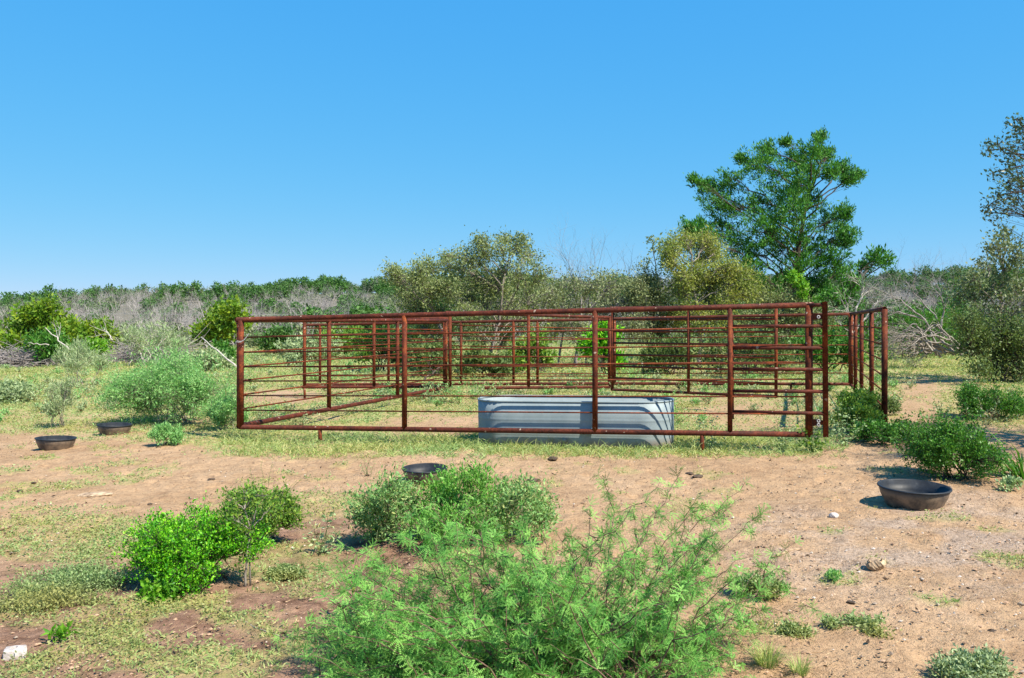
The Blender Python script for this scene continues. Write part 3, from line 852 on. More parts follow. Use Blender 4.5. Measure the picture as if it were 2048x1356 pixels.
# ---- the tall juniper and the oaks behind the pen
tree('juniper_tree', 'tallest dark green juniper tree rising above the oaks behind the pen', 'tree', 1590, 735, 31,
     [(1508, 330, 34), (1530, 305, 26), (1550, 350, 40), (1590, 320, 22, 0.95), (1628, 300, 28), (1650, 310, 22), (1615, 345, 30), (1690, 340, 22), (1700, 358, 16, 0.95), (1660, 345, 20, 0.95),
      (1452, 365, 28), (1410, 375, 20), (1425, 405, 32), (1470, 410, 40), (1520, 400, 42), (1570, 400, 38), (1500, 450, 46), (1440, 450, 34), (1395, 455, 20), (1375, 458, 18), (1460, 490, 40),
      (1540, 470, 40), (1510, 510, 34), (1490, 535, 28, 1.00), (1620, 400, 26, 0.85), (1660, 440, 30, 0.85), (1690, 425, 20, 1.00), (1700, 475, 20, 1.00), (1680, 470, 28, 0.95), (1650, 500, 36, 0.85), (1600, 530, 36, 0.95),
      (1690, 545, 24, 0.95), (1575, 560, 36, 1.00), (1640, 560, 36), (1670, 520, 30), (1700, 575, 24, .8), (1625, 590, 34), (1560, 600, 34), (1500, 570, 34), (1540, 570, 30, 0.95), (1600, 460, 30, 0.95), (1590, 420, 34, 1.00), (1560, 500, 44), (1610, 500, 34, 1.00), (1600, 370, 34, 1.00), (1560, 440, 40), (1480, 320, 12, 0.65), (1570, 285, 10, 0.60), (1640, 275, 12, 0.70), (1720, 350, 9, 0.60), (1385, 360, 9, 0.60)],
     'juniper', 'bark', [(1582, 640), (1590, 560), (1600, 480), (1612, 400), (1640, 330)], 11, 1.0, tr=0.15, ntw=30, nl=40, ll=0.12, lw=0.034, spread=0.075, up=0.9, bare=0.4, shoot=0.25,  twr=0.009, limb_r=0.25, pinch=0.5)
tree('juniper_tree', 'small leaning juniper with a forked dark stem, right of the tall one', 'tree', 1640, 730, 29.5,
     [(1755, 515, 24, .8), (1730, 530, 20, .7), (1775, 520, 12, .5), (1705, 560, 28, .6), (1660, 590, 32, .7), (1700, 600, 30, .6), (1630, 610, 30, .7)],
     'juniper', 'bark', [(1650, 640), (1690, 590), (1735, 540)], 12, 0.5, tr=0.09, ntw=30, nl=24, ll=0.12, lw=0.045, spread=0.10, up=0.6, twr=0.01)
kw_oak = dict(shoot=0.22, bare=0.35, sides=5, ntw=66, nl=26, ll=0.07, lw=0.034, spread=0.12, twr=0.011, up=0.15)
tree('oak_tree', 'grey green scrub oak with the highest bare tipped crown, left of centre', 'tree', 975, 745, 26,
     [(900, 535, 28, .8), (930, 520, 30, .8), (965, 505, 26, .6), (1000, 495, 22, .4), (1035, 495, 24, .4), (1060, 510, 24, .4), (950, 555, 44), (1000, 545, 42, .8), (1040, 550, 38, .7), (1075, 555, 30, .5),
      (920, 590, 44), (970, 600, 48), (1020, 595, 46), (1065, 600, 38), (940, 635, 40), (1000, 640, 44), (1050, 640, 36), (985, 570, 40), (960, 480, 12, .35), (1010, 478, 12, .35), (1045, 480, 10, .3), (890, 515, 12, .35), (960, 675, 34, .6), (1010, 680, 30, .5)],
     'oak', 'bark_grey', [(985, 690), (1000, 640), (1005, 570), (1020, 510)], 21, 1.0, tr=0.06, **kw_oak)
tree('oak_tree', 'olive scrub oak at the left end of the thicket behind the pen', 'tree', 905, 750, 25.5,
     [(785, 545, 20, .6), (800, 560, 26), (835, 550, 26), (860, 535, 22, .7), (815, 590, 34), (855, 585, 38), (895, 575, 30), (830, 620, 32), (870, 625, 36), (850, 655, 28, .7), (890, 650, 30)],
     'oak', 'bark_grey', [(900, 700), (880, 650), (850, 590)], 22, 0.6, tr=0.06, **kw_oak)
tree('oak_tree', 'sparse grey scrub oak between the central thicket and the yellow oak', 'tree', 1150, 745, 27,
     [(1100, 590, 34), (1140, 575, 34, .8), (1180, 570, 34, .8), (1220, 575, 36), (1130, 625, 36), (1175, 620, 40), (1220, 620, 38), (1260, 600, 36), (1110, 655, 28, .7), (1160, 660, 34), (1210, 660, 34)],
     'oak_grey', 'bark_dead', [(1155, 690), (1160, 640), (1165, 590)], 23, 0.8, tr=0.06, **kw_oak)
tree('oak_tree', 'dusky scrub oak with a dark stem just left of the yellow oak', 'tree', 1290, 740, 27.5,
     [(1290, 560, 34), (1310, 590, 38), (1280, 620, 38), (1330, 630, 38), (1270, 655, 32), (1320, 665, 34), (1270, 580, 24)],
     'oak_grey', 'bark', [(1300, 680), (1312, 600), (1305, 540)], 24, 0.6, tr=0.06, **kw_oak)
tree('oak_tree', 'yellow leaved oak with a rounded crown in front of the tall juniper', 'tree', 1398, 742, 27,
     [(1340, 495, 26), (1375, 485, 28), (1410, 488, 28), (1335, 520, 22, .8), (1430, 505, 22), (1400, 520, 30, .7), (1455, 535, 28), (1480, 550, 30), (1430, 560, 32), (1470, 585, 36), (1500, 580, 26), (1420, 600, 34), (1390, 575, 24, .6), (1450, 620, 34, .8), (1380, 630, 34, .7), (1370, 550, 34), (1360, 585, 34), (1400, 550, 30), (1420, 640, 36), (1355, 630, 30)],
     'oak_yellow', 'bark_grey', [(1402, 690), (1398, 630), (1385, 560), (1380, 500)], 25, 0.5, tr=0.07, **kw_oak)
tree('oak_tree', 'dull olive oak under the tall juniper, right of the yellow oak', 'tree', 1570, 745, 27.5,
     [(1520, 600, 34), (1560, 605, 36), (1600, 615, 34), (1540, 640, 36), (1590, 650, 36), (1640, 640, 34), (1500, 650, 34), (1550, 680, 30, .7), (1620, 680, 34), (1660, 670, 30), (1460, 665, 32), (1500, 690, 28)],
     'oak', 'bark', [(1575, 700), (1570, 650), (1565, 610)], 26, 0.6, tr=0.06, **kw_oak)
tree('vine', 'bright lime green vine clump hanging below the tall juniper', 'vine', 1600, 735, 27,
     [(1590, 555, 18), (1602, 572, 14), (1605, 590, 9, .6)], 'lime', 'stem_green', [(1602, 660), (1604, 600), (1595, 560)], 27, 0.15, tr=0.02, ntw=30, nl=18, ll=0.08, lw=0.05, spread=0.05)

def dead_tree(label, bx, by, d, h, seed, lean=(0, 0), mat='bark_dead', depth=4, n=1, name='dead_tree', group=None, upf=0.12, r=0.05):
    rng = np.random.default_rng(seed)
    b = un(bx, by, d); b[2] = gz(b[0], b[1]) - 0.02
    root = thing(name, label, 'tree', b, group)
    mb = MB()
    for k in range(n):
        bare_mb(rng, mb, b + rng.normal(size=3) * np.array([.15, .1, 0]), np.array([lean[0] + rng.normal() * 0.2 * (n > 1), lean[1], 1]), h * 0.42, r, depth, upf=upf)
    mb.build('branches', M[mat], root, origin=root.location)
dead_tree('bare grey dead tree with fine twigs above the thicket, right of the highest oak', 1120, 740, 28, 4.3, 31, (0.02, 0))
dead_tree('thin bare dead tree poking into the sky left of the yellow oak', 1165, 740, 29, 4.2, 32, (0.05, 0), r=0.04)
dead_tree('bare dark stemmed sapling reaching above the left side of the yellow oak', 1318, 740, 28.5, 4.6, 33, (-0.05, 0), 'bark', 3, r=0.04)
dead_tree('grey leafless tree in the brush right of the leaning juniper', 1780, 725, 36, 4.2, 34, (0, 0), n=2)
dead_tree('grey leafless tree in front of the ridge near the right edge', 1860, 722, 38, 4.4, 35, (-0.1, 0), n=2)
dead_tree('grey leafless bush low behind the right fence corner', 1725, 725, 33, 2.8, 36, (0.1, 0), n=3)
dead_tree('grey leafless shrub standing behind the left brush pile', 285, 705, 34, 2.2, 37, (0.1, 0), 'bark_pale', 3, 3, r=0.025)
tree('sapling', 'sparse leafed sapling tip showing against the sky left of the yellow oak', 'tree', 1330, 742, 28,
     [(1305, 480, 14, .5), (1312, 500, 12, .4), (1300, 520, 10, .3)], 'oak', 'bark', [(1325, 640), (1312, 540), (1306, 490)], 38, 0.1, tr=0.035, ntw=16, nl=10, ll=0.1, lw=0.05, spread=0.08)

# ---- fallen dead branches at the right
def fallen(label, lines, d, seed, mat, name='fallen_branch', twigs=True, r=0.034):
    rng = np.random.default_rng(seed)
    x, y = lines[0][0]; b = un(x, y, d); b = np.array([b[0], b[1], gz(b[0], b[1])])
    root = thing(name, label, 'branch', b)
    mb = MB()
    for ln in lines:
        dd = d + rng.normal() * 0.4
        P = np.array([un(x, y, dd) for x, y in ln])
        s = np.linspace(0, len(P) - 1, 4 * len(P)); PP = np.stack([np.interp(s, np.arange(len(P)), P[:, k]) for k in range(3)], -1)
        PP[1:-1] += rng.normal(size=(len(PP) - 2, 3)) * 0.02
        PP[:, 2] = np.maximum(PP[:, 2], 0.03)
        tube(mb, PP, np.linspace(r, r * 0.35, len(PP)), 5)
        for i in range(len(PP) // 3, len(PP), 2) if twigs else range(len(PP) - 3, len(PP) - 1):
            bare_mb(rng, mb, PP[i], nrm(PP[i] - PP[i - 1]) + rng.normal(size=3) * 0.5, 0.5, 0.014, 2, upf=0.0)
    mb.build('branches', M[mat], root, origin=root.location)
hr = np.random.default_rng(40)
heap = []
for _ in range(20):
    x0, y0 = hr.uniform(1850, 1950), hr.uniform(700, 716); x1 = hr.uniform(1780, 1860); y1 = hr.uniform(655, 716); cy = min(y0, y1) - hr.uniform(0, 22)
    heap.append([(x0, y0), (x0 * .6 + x1 * .4, (y0 + cy) / 2 - 4), (x0 * .3 + x1 * .7, cy * .6 + y1 * .4), (x1, y1)])
fallen('pale bleached dead branches lying in a heap right of the corral corner', heap, 25, 41, 'bark_grey', twigs=False, r=0.042)
fallen('tangled grey dead limbs sticking up above the fallen branches on the right', [[(1880, 700), (1850, 640), (1800, 600), (1770, 585)], [(1890, 680), (1870, 630), (1830, 590), (1810, 575)], [(1850, 640), (1800, 625), (1760, 620)],
        [(1880, 660), (1890, 610), (1870, 580)]], 28.5, 42, 'bark_dead')
fallen('pale forked dead branch standing just left of the right fence corner', [[(1712, 690), (1705, 640), (1690, 600)], [(1706, 640), (1720, 600), (1728, 575)], [(1712, 660), (1740, 625), (1755, 600)]], 26.5, 43, 'bark_pale', 'dead_branch')

# ---- right-hand trees
tree('oak_tree', 'dark scrub oak with a sparse pale top at the right edge', 'tree', 1985, 765, 20,
     [(2010, 475, 20, .5), (1995, 500, 24, .6), (2035, 510, 26, .7), (1975, 530, 26, .7), (2010, 540, 34, .9), (1945, 560, 26, .9), (1985, 575, 38), (2040, 570, 40), (1930, 590, 30), (1960, 620, 42), (2020, 625, 46),
      (2070, 600, 50), (2080, 660, 50), (2090, 530, 40)],
     'oak_dusk', 'bark_grey', [(1995, 700), (2000, 620), (2005, 550), (2010, 490)], 51, 0.6, tr=0.06, shoot=0.2, bare=0.4, ntw=36, nl=17, ll=0.075, lw=0.04, spread=0.11, twr=0.007)
tree('bush', 'large dark green bush at the right edge below the scrub oak', 'bush', 2020, 775, 19.3,
     [(1935, 645, 34), (1965, 670, 42), (2010, 665, 46), (2050, 690, 50), (1940, 690, 34), (1990, 715, 44), (2040, 735, 44), (2090, 700, 60), (1960, 735, 26, .6), (2020, 700, 44)],
     'scrub_dark', 'bark', None, 52, 0.5, tr=0.25, ntw=70, nl=22, ll=0.06, lw=0.028, spread=0.1, twr=0.007, limb='stem', limb_r=0.06)
tree('juniper_tree', 'low dark juniper behind the heap of pale dead branches at the right', 'tree', 1905, 715, 33,
     [(1872, 640, 30), (1905, 618, 32), (1935, 640, 34), (1885, 668, 30), (1925, 672, 32), (1860, 662, 18)], 'juniper', 'bark', [(1905, 680), (1906, 640)], 55, 0.6,
     tr=0.1, ntw=50, nl=30, ll=0.12, lw=0.035, spread=0.09, up=0.7, twr=0.01, shoot=0.2)
tree('bush', 'green weedy bush between the right fence corner and the dead branches', 'bush', 1830, 735, 30,
     [(1745, 660, 34), (1790, 650, 34), (1830, 640, 34), (1870, 650, 34), (1760, 690, 30), (1820, 680, 30), (1900, 670, 34)],
     'deep_green', 'bark', None, 53, 0.7, tr=0.5, ntw=50, nl=18, ll=0.1, lw=0.045, spread=0.13, limb='stem', limb_r=0.04)

# ---- the oak just outside the frame whose limb reaches in at the upper right
tree('oak_tree', 'live oak limb with small dark leaves reaching in at the upper right edge', 'tree', 2480, 905, 9.6,
     [(2030, 238, 24, .5), (2045, 262, 34, .6), (1998, 290, 26, .5), (2025, 305, 32, .6), (1978, 300, 14, .35), (1985, 345, 18, .35), (1972, 425, 12, .3), (2045, 345, 36, .7), (2015, 365, 24, .5), (1995, 390, 24, .6), (1980, 410, 18, .45), (2035, 400, 28, .6), (2480, 210, 150, 3, -1.6), (2600, 260, 160, 3, -2.0), (2380, 330, 130, 3, -1.0), (2650, 420, 150, 2, -1.5), (2300, 420, 110, 2.5, 0.5), (2240, 260, 100, 2.5, 0.6),
      (2160, 330, 90, 1.4), (2180, 430, 90, 1.2), (2280, 300, 120, 1.8), (2300, 450, 120, 1.8), (2420, 350, 140, 2), (2480, 250, 150, 2), (2560, 420, 150, 2), (2420, 520, 120, 1.5), (2620, 300, 150, 1.5)],
     'oak_dark', 'bark', [(2470, 760), (2440, 600), (2400, 460), (2350, 340)], 54, 0.25, tr=0.15, ntw=34, nl=9, ll=0.042, lw=0.02, spread=0.04, twr=0.0045, limb_r=0.22, wiggle=0.1)

# ---- bushes behind and inside the fence
def bush(name, label, cat, bx, by, w, h, leaf, wood, seed, n=9, d=None, group=None, **kw):
    """a mound of foliage on the ground, w wide and h high in metres"""
    rng = np.random.default_rng(seed)
    b = gnd(bx, by) if d is None else un(bx, by, d)
    b[2] = gz(b[0], b[1])
    root = thing(name, label, cat, b, group)
    cl = []
    for i in range(n):
        a = rng.random() * 6.283; q = math.sqrt(rng.random()) * 0.72
        zz = h * (0.2 + 0.55 * rng.random() * (1 - 0.6 * q))
        rr = w * 0.5 * (0.2 + 0.22 * rng.random())
        cl.append((b + np.array([math.cos(a) * q * w / 2, math.sin(a) * q * w / 2, zz]), (rr, rr, min(rr, h * 0.34)), 1.0))
    k = dict(tr=w * 0.07, limb='stem', limb_r=0.0, ntw=30, nl=16, ll=0.04, lw=0.02, spread=0.03, twr=0.003, shoot=0.22)
    k.update(kw)
    grow(root, rng, b, cl, M[leaf], M[wood], None, **k)
    return root
far_kw = dict(ll=0.1, lw=0.045, spread=0.1, twr=0.008)
bush('bush', 'bright green bush behind the back fence, left of the double posts', 'bush', 760, 742, 1.9, 1.9, 'shrub_green', 'bark', 61, 9, **far_kw)
bush('bush', 'dark bush at the foot of the left thicket, seen through the fence', 'bush', 865, 752, 2.2, 1.3, 'scrub_dark', 'bark', 62, 9, **far_kw)
bush('bush', 'lime green bush behind the back fence under the highest oak', 'bush', 1080, 748, 1.8, 1.5, 'shrub_green', 'bark', 63, 8, **far_kw)
bush('bush', 'vivid green bush behind the tallest middle post of the front fence', 'bush', 1208, 752, 1.4, 1.8, 'glossy_green', 'bark', 64, 9, **far_kw)
bush('bush', 'dark green bush at the foot of the central thicket', 'bush', 975, 757, 1.7, 1.2, 'scrub_dark', 'bark', 65, 8, **far_kw)
bush('bush', 'dark shaded bush under the dull oak behind the gate', 'bush', 1500, 752, 3.0, 1.8, 'scrub_dark', 'bark', 66, 10, **far_kw)
bush('bush', 'olive bush at the foot of the sparse grey oak', 'bush', 1330, 748, 2.2, 1.6, 'scrub_dark', 'bark', 67, 9, **far_kw)
bush('bush', 'dark green bush behind the gap left of the corral corner', 'bush', 1655, 748, 2.2, 1.9, 'deep_green', 'bark', 68, 9, **far_kw)

# ---- left middle distance
tree('tree', 'round yellow green tree standing before the grey brush at far left', 'tree', 80, 712, 44,
     [(60, 630, 28), (95, 622, 26), (125, 645, 26), (40, 655, 26), (85, 655, 32), (115, 670, 26), (30, 680, 24), (145, 660, 16)],
     'yellow_green', 'bark', [(80, 680), (82, 640)], 71, 1.0, tr=0.1, ntw=44, nl=18, ll=0.2, lw=0.1, spread=0.2, twr=0.015)
tree('tree', 'yellow green tree just left of the front fence corner', 'tree', 440, 705, 44,
     [(440, 632, 20), (465, 622, 22), (455, 650, 28), (425, 655, 22), (480, 645, 22), (405, 665, 14), (440, 670, 22)],
     'yellow_green', 'bark', [(442, 680), (450, 640)], 72, 0.8, tr=0.1, ntw=44, nl=18, ll=0.2, lw=0.1, spread=0.2, twr=0.015)
tree('bush', 'low yellow green bush right of the far left tree', 'bush', 190, 708, 42,
     [(175, 662, 18), (205, 655, 18), (190, 675, 20), (215, 672, 14), (165, 678, 14)],
     'yellow_green', 'bark', None, 73, 0.6, tr=0.3, ntw=40, nl=18, ll=0.18, lw=0.09, spread=0.18, twr=0.012, limb='stem', limb_r=0.05)
tree('bush', 'dark green bush beside the pale leaning sticks at far left', 'bush', 95, 722, 33,
     [(75, 685, 22), (105, 680, 22), (125, 692, 18), (90, 698, 22)], 'deep_green', 'bark', None, 74, 0.5, tr=0.3, ntw=46, nl=20, ll=0.13, lw=0.05, spread=0.13, limb='stem', limb_r=0.05)
tree('bush', 'small lime green bush left of the twig pile', 'bush', 190, 722, 33,
     [(180, 692, 14), (200, 692, 14), (165, 700, 10)], 'lime', 'bark', None, 75, 0.4, tr=0.2, ntw=34, nl=18, ll=0.12, lw=0.06, spread=0.1, limb='stem', limb_r=0.05)
tree('shrub', 'wispy grey green shrub behind the twig pile', 'shrub', 300, 722, 32,
     [(260, 670, 24, .7), (300, 660, 26, .7), (335, 672, 22, .7), (280, 690, 22), (320, 690, 22), (355, 690, 18)],
     'sage', 'bark_pale', None, 76, 0.6, tr=0.4, ntw=44, nl=14, ll=0.16, lw=0.025, spread=0.12, up=0.9, limb='stem', limb_r=0.04)
tree('shrub', 'pale feathery shrub in the field above the left bowls', 'shrub', 160, 748, 22,
     [(130, 712, 22, .8), (160, 700, 24, .8), (185, 718, 20, .8), (150, 728, 22), (205, 728, 14)],
     'sage', 'bark_grey', None, 77, 0.4, tr=0.25, ntw=50, nl=16, ll=0.11, lw=0.014, spread=0.07, up=0.9, twr=0.004, limb='stem', limb_r=0.03)
tree('shrub', 'thin broom like grey green shrub above the leftmost bowl', 'shrub', 120, 836, 13.2,
     [(105, 790, 18, .6), (125, 775, 20, .6), (145, 765, 16, .5), (115, 812, 18), (138, 800, 18, .8), (100, 820, 12, .6)],
     'sage', 'bark_grey', None, 78, 0.15, tr=0.06, ntw=50, nl=12, ll=0.05, lw=0.009, spread=0.03, up=0.8, twr=0.003, limb='stem', limb_r=0.05)
tree('bush', 'dark green bush left of the fence near the leaning pole', 'bush', 445, 735, 30,
     [(440, 700, 20), (460, 712, 18), (430, 715, 16)], 'deep_green', 'bark', None, 79, 0.4, tr=0.2, ntw=44, nl=18, ll=0.1, lw=0.045, spread=0.1, limb='stem', limb_r=0.05)
for i, (x, y, w, h, lf, lb) in enumerate([
        (30, 730, 1.6, 0.6, 'shrub_green', 'low green bush at the far left edge in front of the grey brush pile'),
        (20, 805, 1.0, 0.45, 'sage', 'low grey green weed clump at the left edge of the field'),
        (25, 700, 3.0, 1.6, 'yellow_green', 'yellowish bush at the far left edge below the round tree'),
        (620, 728, 3.0, 1.2, 'sage', 'pale weedy clump behind the far left panels'),
        (600, 712, 4.0, 1.8, 'wood_green', 'dark green bush in the distance through the left panels'),
        (350, 712, 3.0, 1.0, 'sage', 'pale grass like clump right of the twig pile'),
        (700, 714, 3.6, 1.5, 'shrub_green', 'mid green bush beyond the far left panels'),
        (420, 742, 1.8, 0.75, 'sage', 'pale weeds behind the feathery bush beside the front fence')]):
    bush('bush', lb, 'bush', x, y, w, h, lf, 'bark_grey', 200 + i, 9, ll=0.0045 * proj(*[np.array(c) for c in gnd(x, y)])[2], lw=0.0017 * proj(*[np.array(c) for c in gnd(x, y)])[2], spread=0.09, twr=0.005)

def twig_pile(label, cx, cy, w, h, seed):
    rng = np.random.default_rng(seed)
    b = gnd(cx, cy); root = thing('brush_pile', label, 'brush pile', b, 'piles of dead twigs')
    mb = MB(); n = 900
    P = b + ball(rng, n, 0.5) * np.array([w / 2, w / 3, h]); P[:, 2] = np.abs(P[:, 2] - b[2]) + 0.03
    a = rng.normal(size=n) * 0.6 + rng.integers(0, 2, n) * math.pi
    D = np.stack([np.cos(a), np.sin(a), rng.normal(size=n) * 0.25], -1); L = (0.4 + 0.9 * rng.random(n))[:, None]
    Mi = P + D * L * .5 + rng.normal(size=(n, 3)) * 0.06; E = P + D * L + rng.normal(size=(n, 3)) * 0.12
    Mi[:, 2] = np.maximum(Mi[:, 2], 0.02); E[:, 2] = np.maximum(E[:, 2], 0.02)
    segs(mb, P, Mi, 0.014, 0.011); segs(mb, Mi, E, 0.011, 0.006)
    mb.build('twigs', M['bark_dead'], root, origin=root.location)
twig_pile('grey pile of dead twigs left of the front fence, behind the feathery bush', 305, 724, 3.4, 0.75, 81)
twig_pile('grey pile of dead twigs at the far left edge', 40, 733, 3.6, 0.65, 82)

def stick(label, a, b, d0, d1, r, mat, name='stick', forks=0, seed=1):
    rng = np.random.default_rng(seed)
    A, B = un(*a, d0), un(*b, d1); o = min(A, B, key=lambda p: p[2])
    root_p = (o[0], o[1], o[2])
    pts = np.linspace(A, B, 8); pts[1:-1] += rng.normal(size=(6, 3)) * r * 0.7
    mb = MB(); tube(mb, pts, np.linspace(r, r * 0.45, 8), 7)
    for k in range(forks): bare_mb(rng, mb, pts[3 + k], nrm(B - A) + rng.normal(size=3) * 0.6, 0.5, r * 0.5, 1)
    ob = mb.build(name, M[mat], None, True, origin=root_p); ob.location = root_p
    return tag(ob, label, 'stick')
stick('long pale leaning pole left of the front fence corner', (478, 738), (402, 674), 27, 28, 0.035, 'bark_pale')
stick('pale forked dead stick leaning over the dark bush at far left', (140, 700), (90, 655), 32, 32.5, 0.03, 'bark_pale', forks=2, seed=3)
stick('thin pale stick lying across the dark bush at far left', (98, 690), (55, 686), 31.5, 31.5, 0.022, 'bark_pale', seed=4)
stick('grey dead stick rising from the twig pile', (225, 680), (208, 655), 32, 32.5, 0.03, 'bark_pale', forks=3, seed=5)
stick('fallen dark bough sloping through the fence behind the left panels', (840, 765), (880, 735), 22, 22.5, 0.04, 'bark', forks=2, seed=6)

# ---- near bushes
bush('feathery_bush', 'large feathery light green bush left of the front fence', 'bush', 358, 846, 2.4, 1.33, 'feather', 'bark_grey', 91, 22, ntw=70, nl=28, ll=0.042, lw=0.011, spread=0.035, up=0.3, twr=0.003)
bush('feathery_bush', 'paler feathery fringe of bush touching the front fence corner', 'bush', 448, 860, 0.8, 0.75, 'feather', 'bark_grey', 92, 9, ntw=46, nl=20, ll=0.035, lw=0.01, spread=0.035, up=0.3)
bush('bush', 'small dense blue green bush beside the second bowl', 'bush', 330, 892, 0.58, 0.29, 'feather', 'stem_green', 93, 10, ntw=34, nl=18, ll=0.026, lw=0.011, spread=0.015)
bush('bush', 'dark green leafy bush behind the large bowl at the right', 'bush', 1912, 958, 1.2, 0.7, 'deep_green', 'bark', 94, 17, ntw=56, nl=22, ll=0.026, lw=0.012, spread=0.022)
bush('bush', 'green bush at the right edge beyond the dirt path', 'bush', 1985, 838, 1.25, 0.68, 'deep_green', 'bark', 95, 16, shoot=0.35, ntw=40, nl=20, ll=0.034, lw=0.014, spread=0.03, up=0.6)
bush('bush', 'leafy green bush growing through the right fence panel', 'bush', 1715, 866, 0.85, 0.82, 'shrub_green', 'bark', 96, 12, ntw=40, nl=18, ll=0.032, lw=0.018, spread=0.03)
bush('bush', 'low dark green bush at the foot of the right fence post', 'bush', 1775, 888, 0.95, 0.32, 'deep_green', 'bark', 97, 10, ntw=36, nl=18, ll=0.03, lw=0.016, spread=0.025)
bush('bush', 'small bush behind the right fence panel beside the path', 'bush', 1765, 830, 0.55, 0.5, 'scrub_dark', 'bark', 98, 8, ntw=34, nl=16, ll=0.035, lw=0.018, spread=0.03)
bush('bush', 'vivid green round bush at the left front, tallest of the bright shrubs', 'bush', 402, 1165, 0.98, 0.56, 'glossy_green', 'bark', 99, 20, ntw=64, nl=28, ll=0.0165, lw=0.009, spread=0.014, up=0.5, fold=0.12, pinch=0.7)
bush('bush', 'yellow green bush just behind the vivid round bush', 'bush', 515, 1085, 0.72, 0.58, 'shrub_green', 'bark_grey', 100, 12, ntw=44, nl=20, ll=0.02, lw=0.011, spread=0.018, up=0.4, fold=0.12)
kw_w = dict(shoot=0.35, bare=0.2, ntw=44, nl=22, spread=0.04, twr=0.0025, tr=0.12, limb='stem', limb_r=0.03)
tree('bush', 'grey green weed mound behind the foreground mesquite, left of the hidden bowl', 'bush', 770, 1085, 6.0,
     [(740, 1000, 34), (780, 975, 32), (815, 985, 30), (725, 1030, 28), (770, 1030, 40), (812, 1040, 40), (755, 1055, 34)], 'weed_bush', 'stem_green', None, 101, 0.12, ll=0.026, lw=0.010, up=0.4, **kw_w)
tree('bush', 'green leafy weed bush directly in front of the hidden bowl', 'bush', 920, 1090, 5.95,
     [(872, 978, 20, .6), (893, 955, 14, .4), (905, 975, 24, .6), (935, 955, 24, .6), (965, 960, 26, .6), (885, 1005, 34, .8), (932, 1000, 38, .8), (978, 1000, 36, .8), (900, 1050, 40), (950, 1050, 40), (840, 1025, 28, .7), (860, 1055, 36), (990, 1055, 36)], 'weed_green', 'stem_green', None, 102, 0.12, ll=0.03, lw=0.009, up=0.8, **kw_w)
tree('bush', 'pale green weed bush behind the right half of the mesquite', 'bush', 1035, 1085, 6.05,
     [(1012, 985, 34), (1050, 985, 32), (1076, 1000, 26), (1000, 1030, 40), (1045, 1035, 40), (1082, 1035, 26)], 'weed_bush', 'stem_green', None, 103, 0.12, ll=0.026, lw=0.010, up=0.4, **kw_w)
stalk_weed_later = [('tall narrow leaved weed shoots left of the hidden bowl rim', 845, 1075, [(812, 960), (836, 968), (862, 985), (796, 972)], 131), ('tall narrow leaved weed shoots right of the hidden bowl rim', 935, 1075, [(902, 905), (930, 925), (955, 920), (985, 940), (1000, 965), (970, 930)], 132)]
def carpet(label, bx, by, w, h, leaf, seed, n=10, name='weed_patch', **kw):
    k = dict(ntw=30, nl=16, ll=0.018, lw=0.008, spread=0.014, twr=0.0016); k.update(kw)
    return bush(name, label, 'weeds', bx, by, w, h, leaf, 'stem_green', seed, n, **k)
carpet('silvery green weed mat spreading at the left front', 115, 1190, 1.05, 0.12, 'weed', 111, 24, ntw=34, nl=16, ll=0.016, lw=0.007, spread=0.025)
carpet('low yellowish weed mat right of the foreground mesquite', 1515, 1195, 0.34, 0.13, 'weed', 112, 12)
carpet('sparse flat weed mat on the bare ground at the lower right', 1715, 1258, 0.36, 0.05, 'weed', 113, 9, nl=10, ntw=20)
carpet('silvery weed clump at the bottom right corner', 1940, 1352, 0.36, 0.11, 'sage', 114, 12)
carpet('tiny green tuft in front of the dry root chunk', 1668, 1158, 0.11, 0.06, 'feather', 115, 5, ntw=14, nl=10, up=1.0)
carpet('light green broad leaved plant at the foot of the vivid bush', 320, 1200, 0.27, 0.12, 'lime', 116, 8, ntw=8, nl=5, ll=0.035, lw=0.03, fold=0.15, name='weed_plant')
carpet('bright green seedling near the white rock at lower left', 115, 1285, 0.1, 0.075, 'lime', 117, 4, ntw=5, nl=4, ll=0.04, lw=0.018, fold=0.15, name='weed_plant')
carpet('small weed mat at the bottom right of the mesquite', 1590, 1270, 0.13, 0.05, 'weed', 118, 5, ntw=14)
carpet('pale ragged weed at the right edge beyond the large bowl', 2020, 985, 0.22, 0.17, 'silver', 119, 6, ntw=12, nl=8, ll=0.028, lw=0.016, name='weed_plant')
carpet('green weed clump below the yellow green bush', 570, 1150, 0.3, 0.08, 'weed', 120, 8)

def stalk_weed(label, bx, by, tops, leaf, seed, nleaf=26, ll=0.05, lw=0.03, name='weed_plant', r=0.003):
    """upright weed: a few stalks with broad leaves set along them; tops = pixels of the stalk tips"""
    rng = np.random.default_rng(seed)
    b = gnd(bx, by); root = thing(name, label, 'weed', b)
    W, Lf = MB(), MB(); d = proj(*[np.array(c) for c in b])[2]
    for (x, y) in tops:
        e = un(x, y, d + rng.normal() * 0.05)
        st = b + rng.normal(size=3) * np.array([.02, .02, 0])
        pts = bez(st, (st * .6 + e * .4) + np.array([0, 0, 0.03]), e, 9); pts[1:-1] += rng.normal(size=(7, 3)) * 0.006
        tube(W, pts, np.linspace(r, r * .4, 9), 5)
        u = rng.random(nleaf) ** 0.7 * 8; i = u.astype(int).clip(0, 7); f = (u - i)[:, None]
        P = pts[i] * (1 - f) + pts[i + 1] * f
        D = rng.normal(size=(nleaf, 3)) * np.array([1, 1, .35]) + np.array([0, 0, 0.1])
        P = P + nrm(D) * ll * 0.25
        sz = (1.15 - 0.5 * u / 8) * (0.6 + 0.6 * rng.random(nleaf))
        leaves(Lf, P, D, ll * sz, lw * sz, rng, 0.15)
    W.build('stem', M['stem_green'], root, True, origin=b); Lf.build('foliage', M[leaf], root, origin=b)
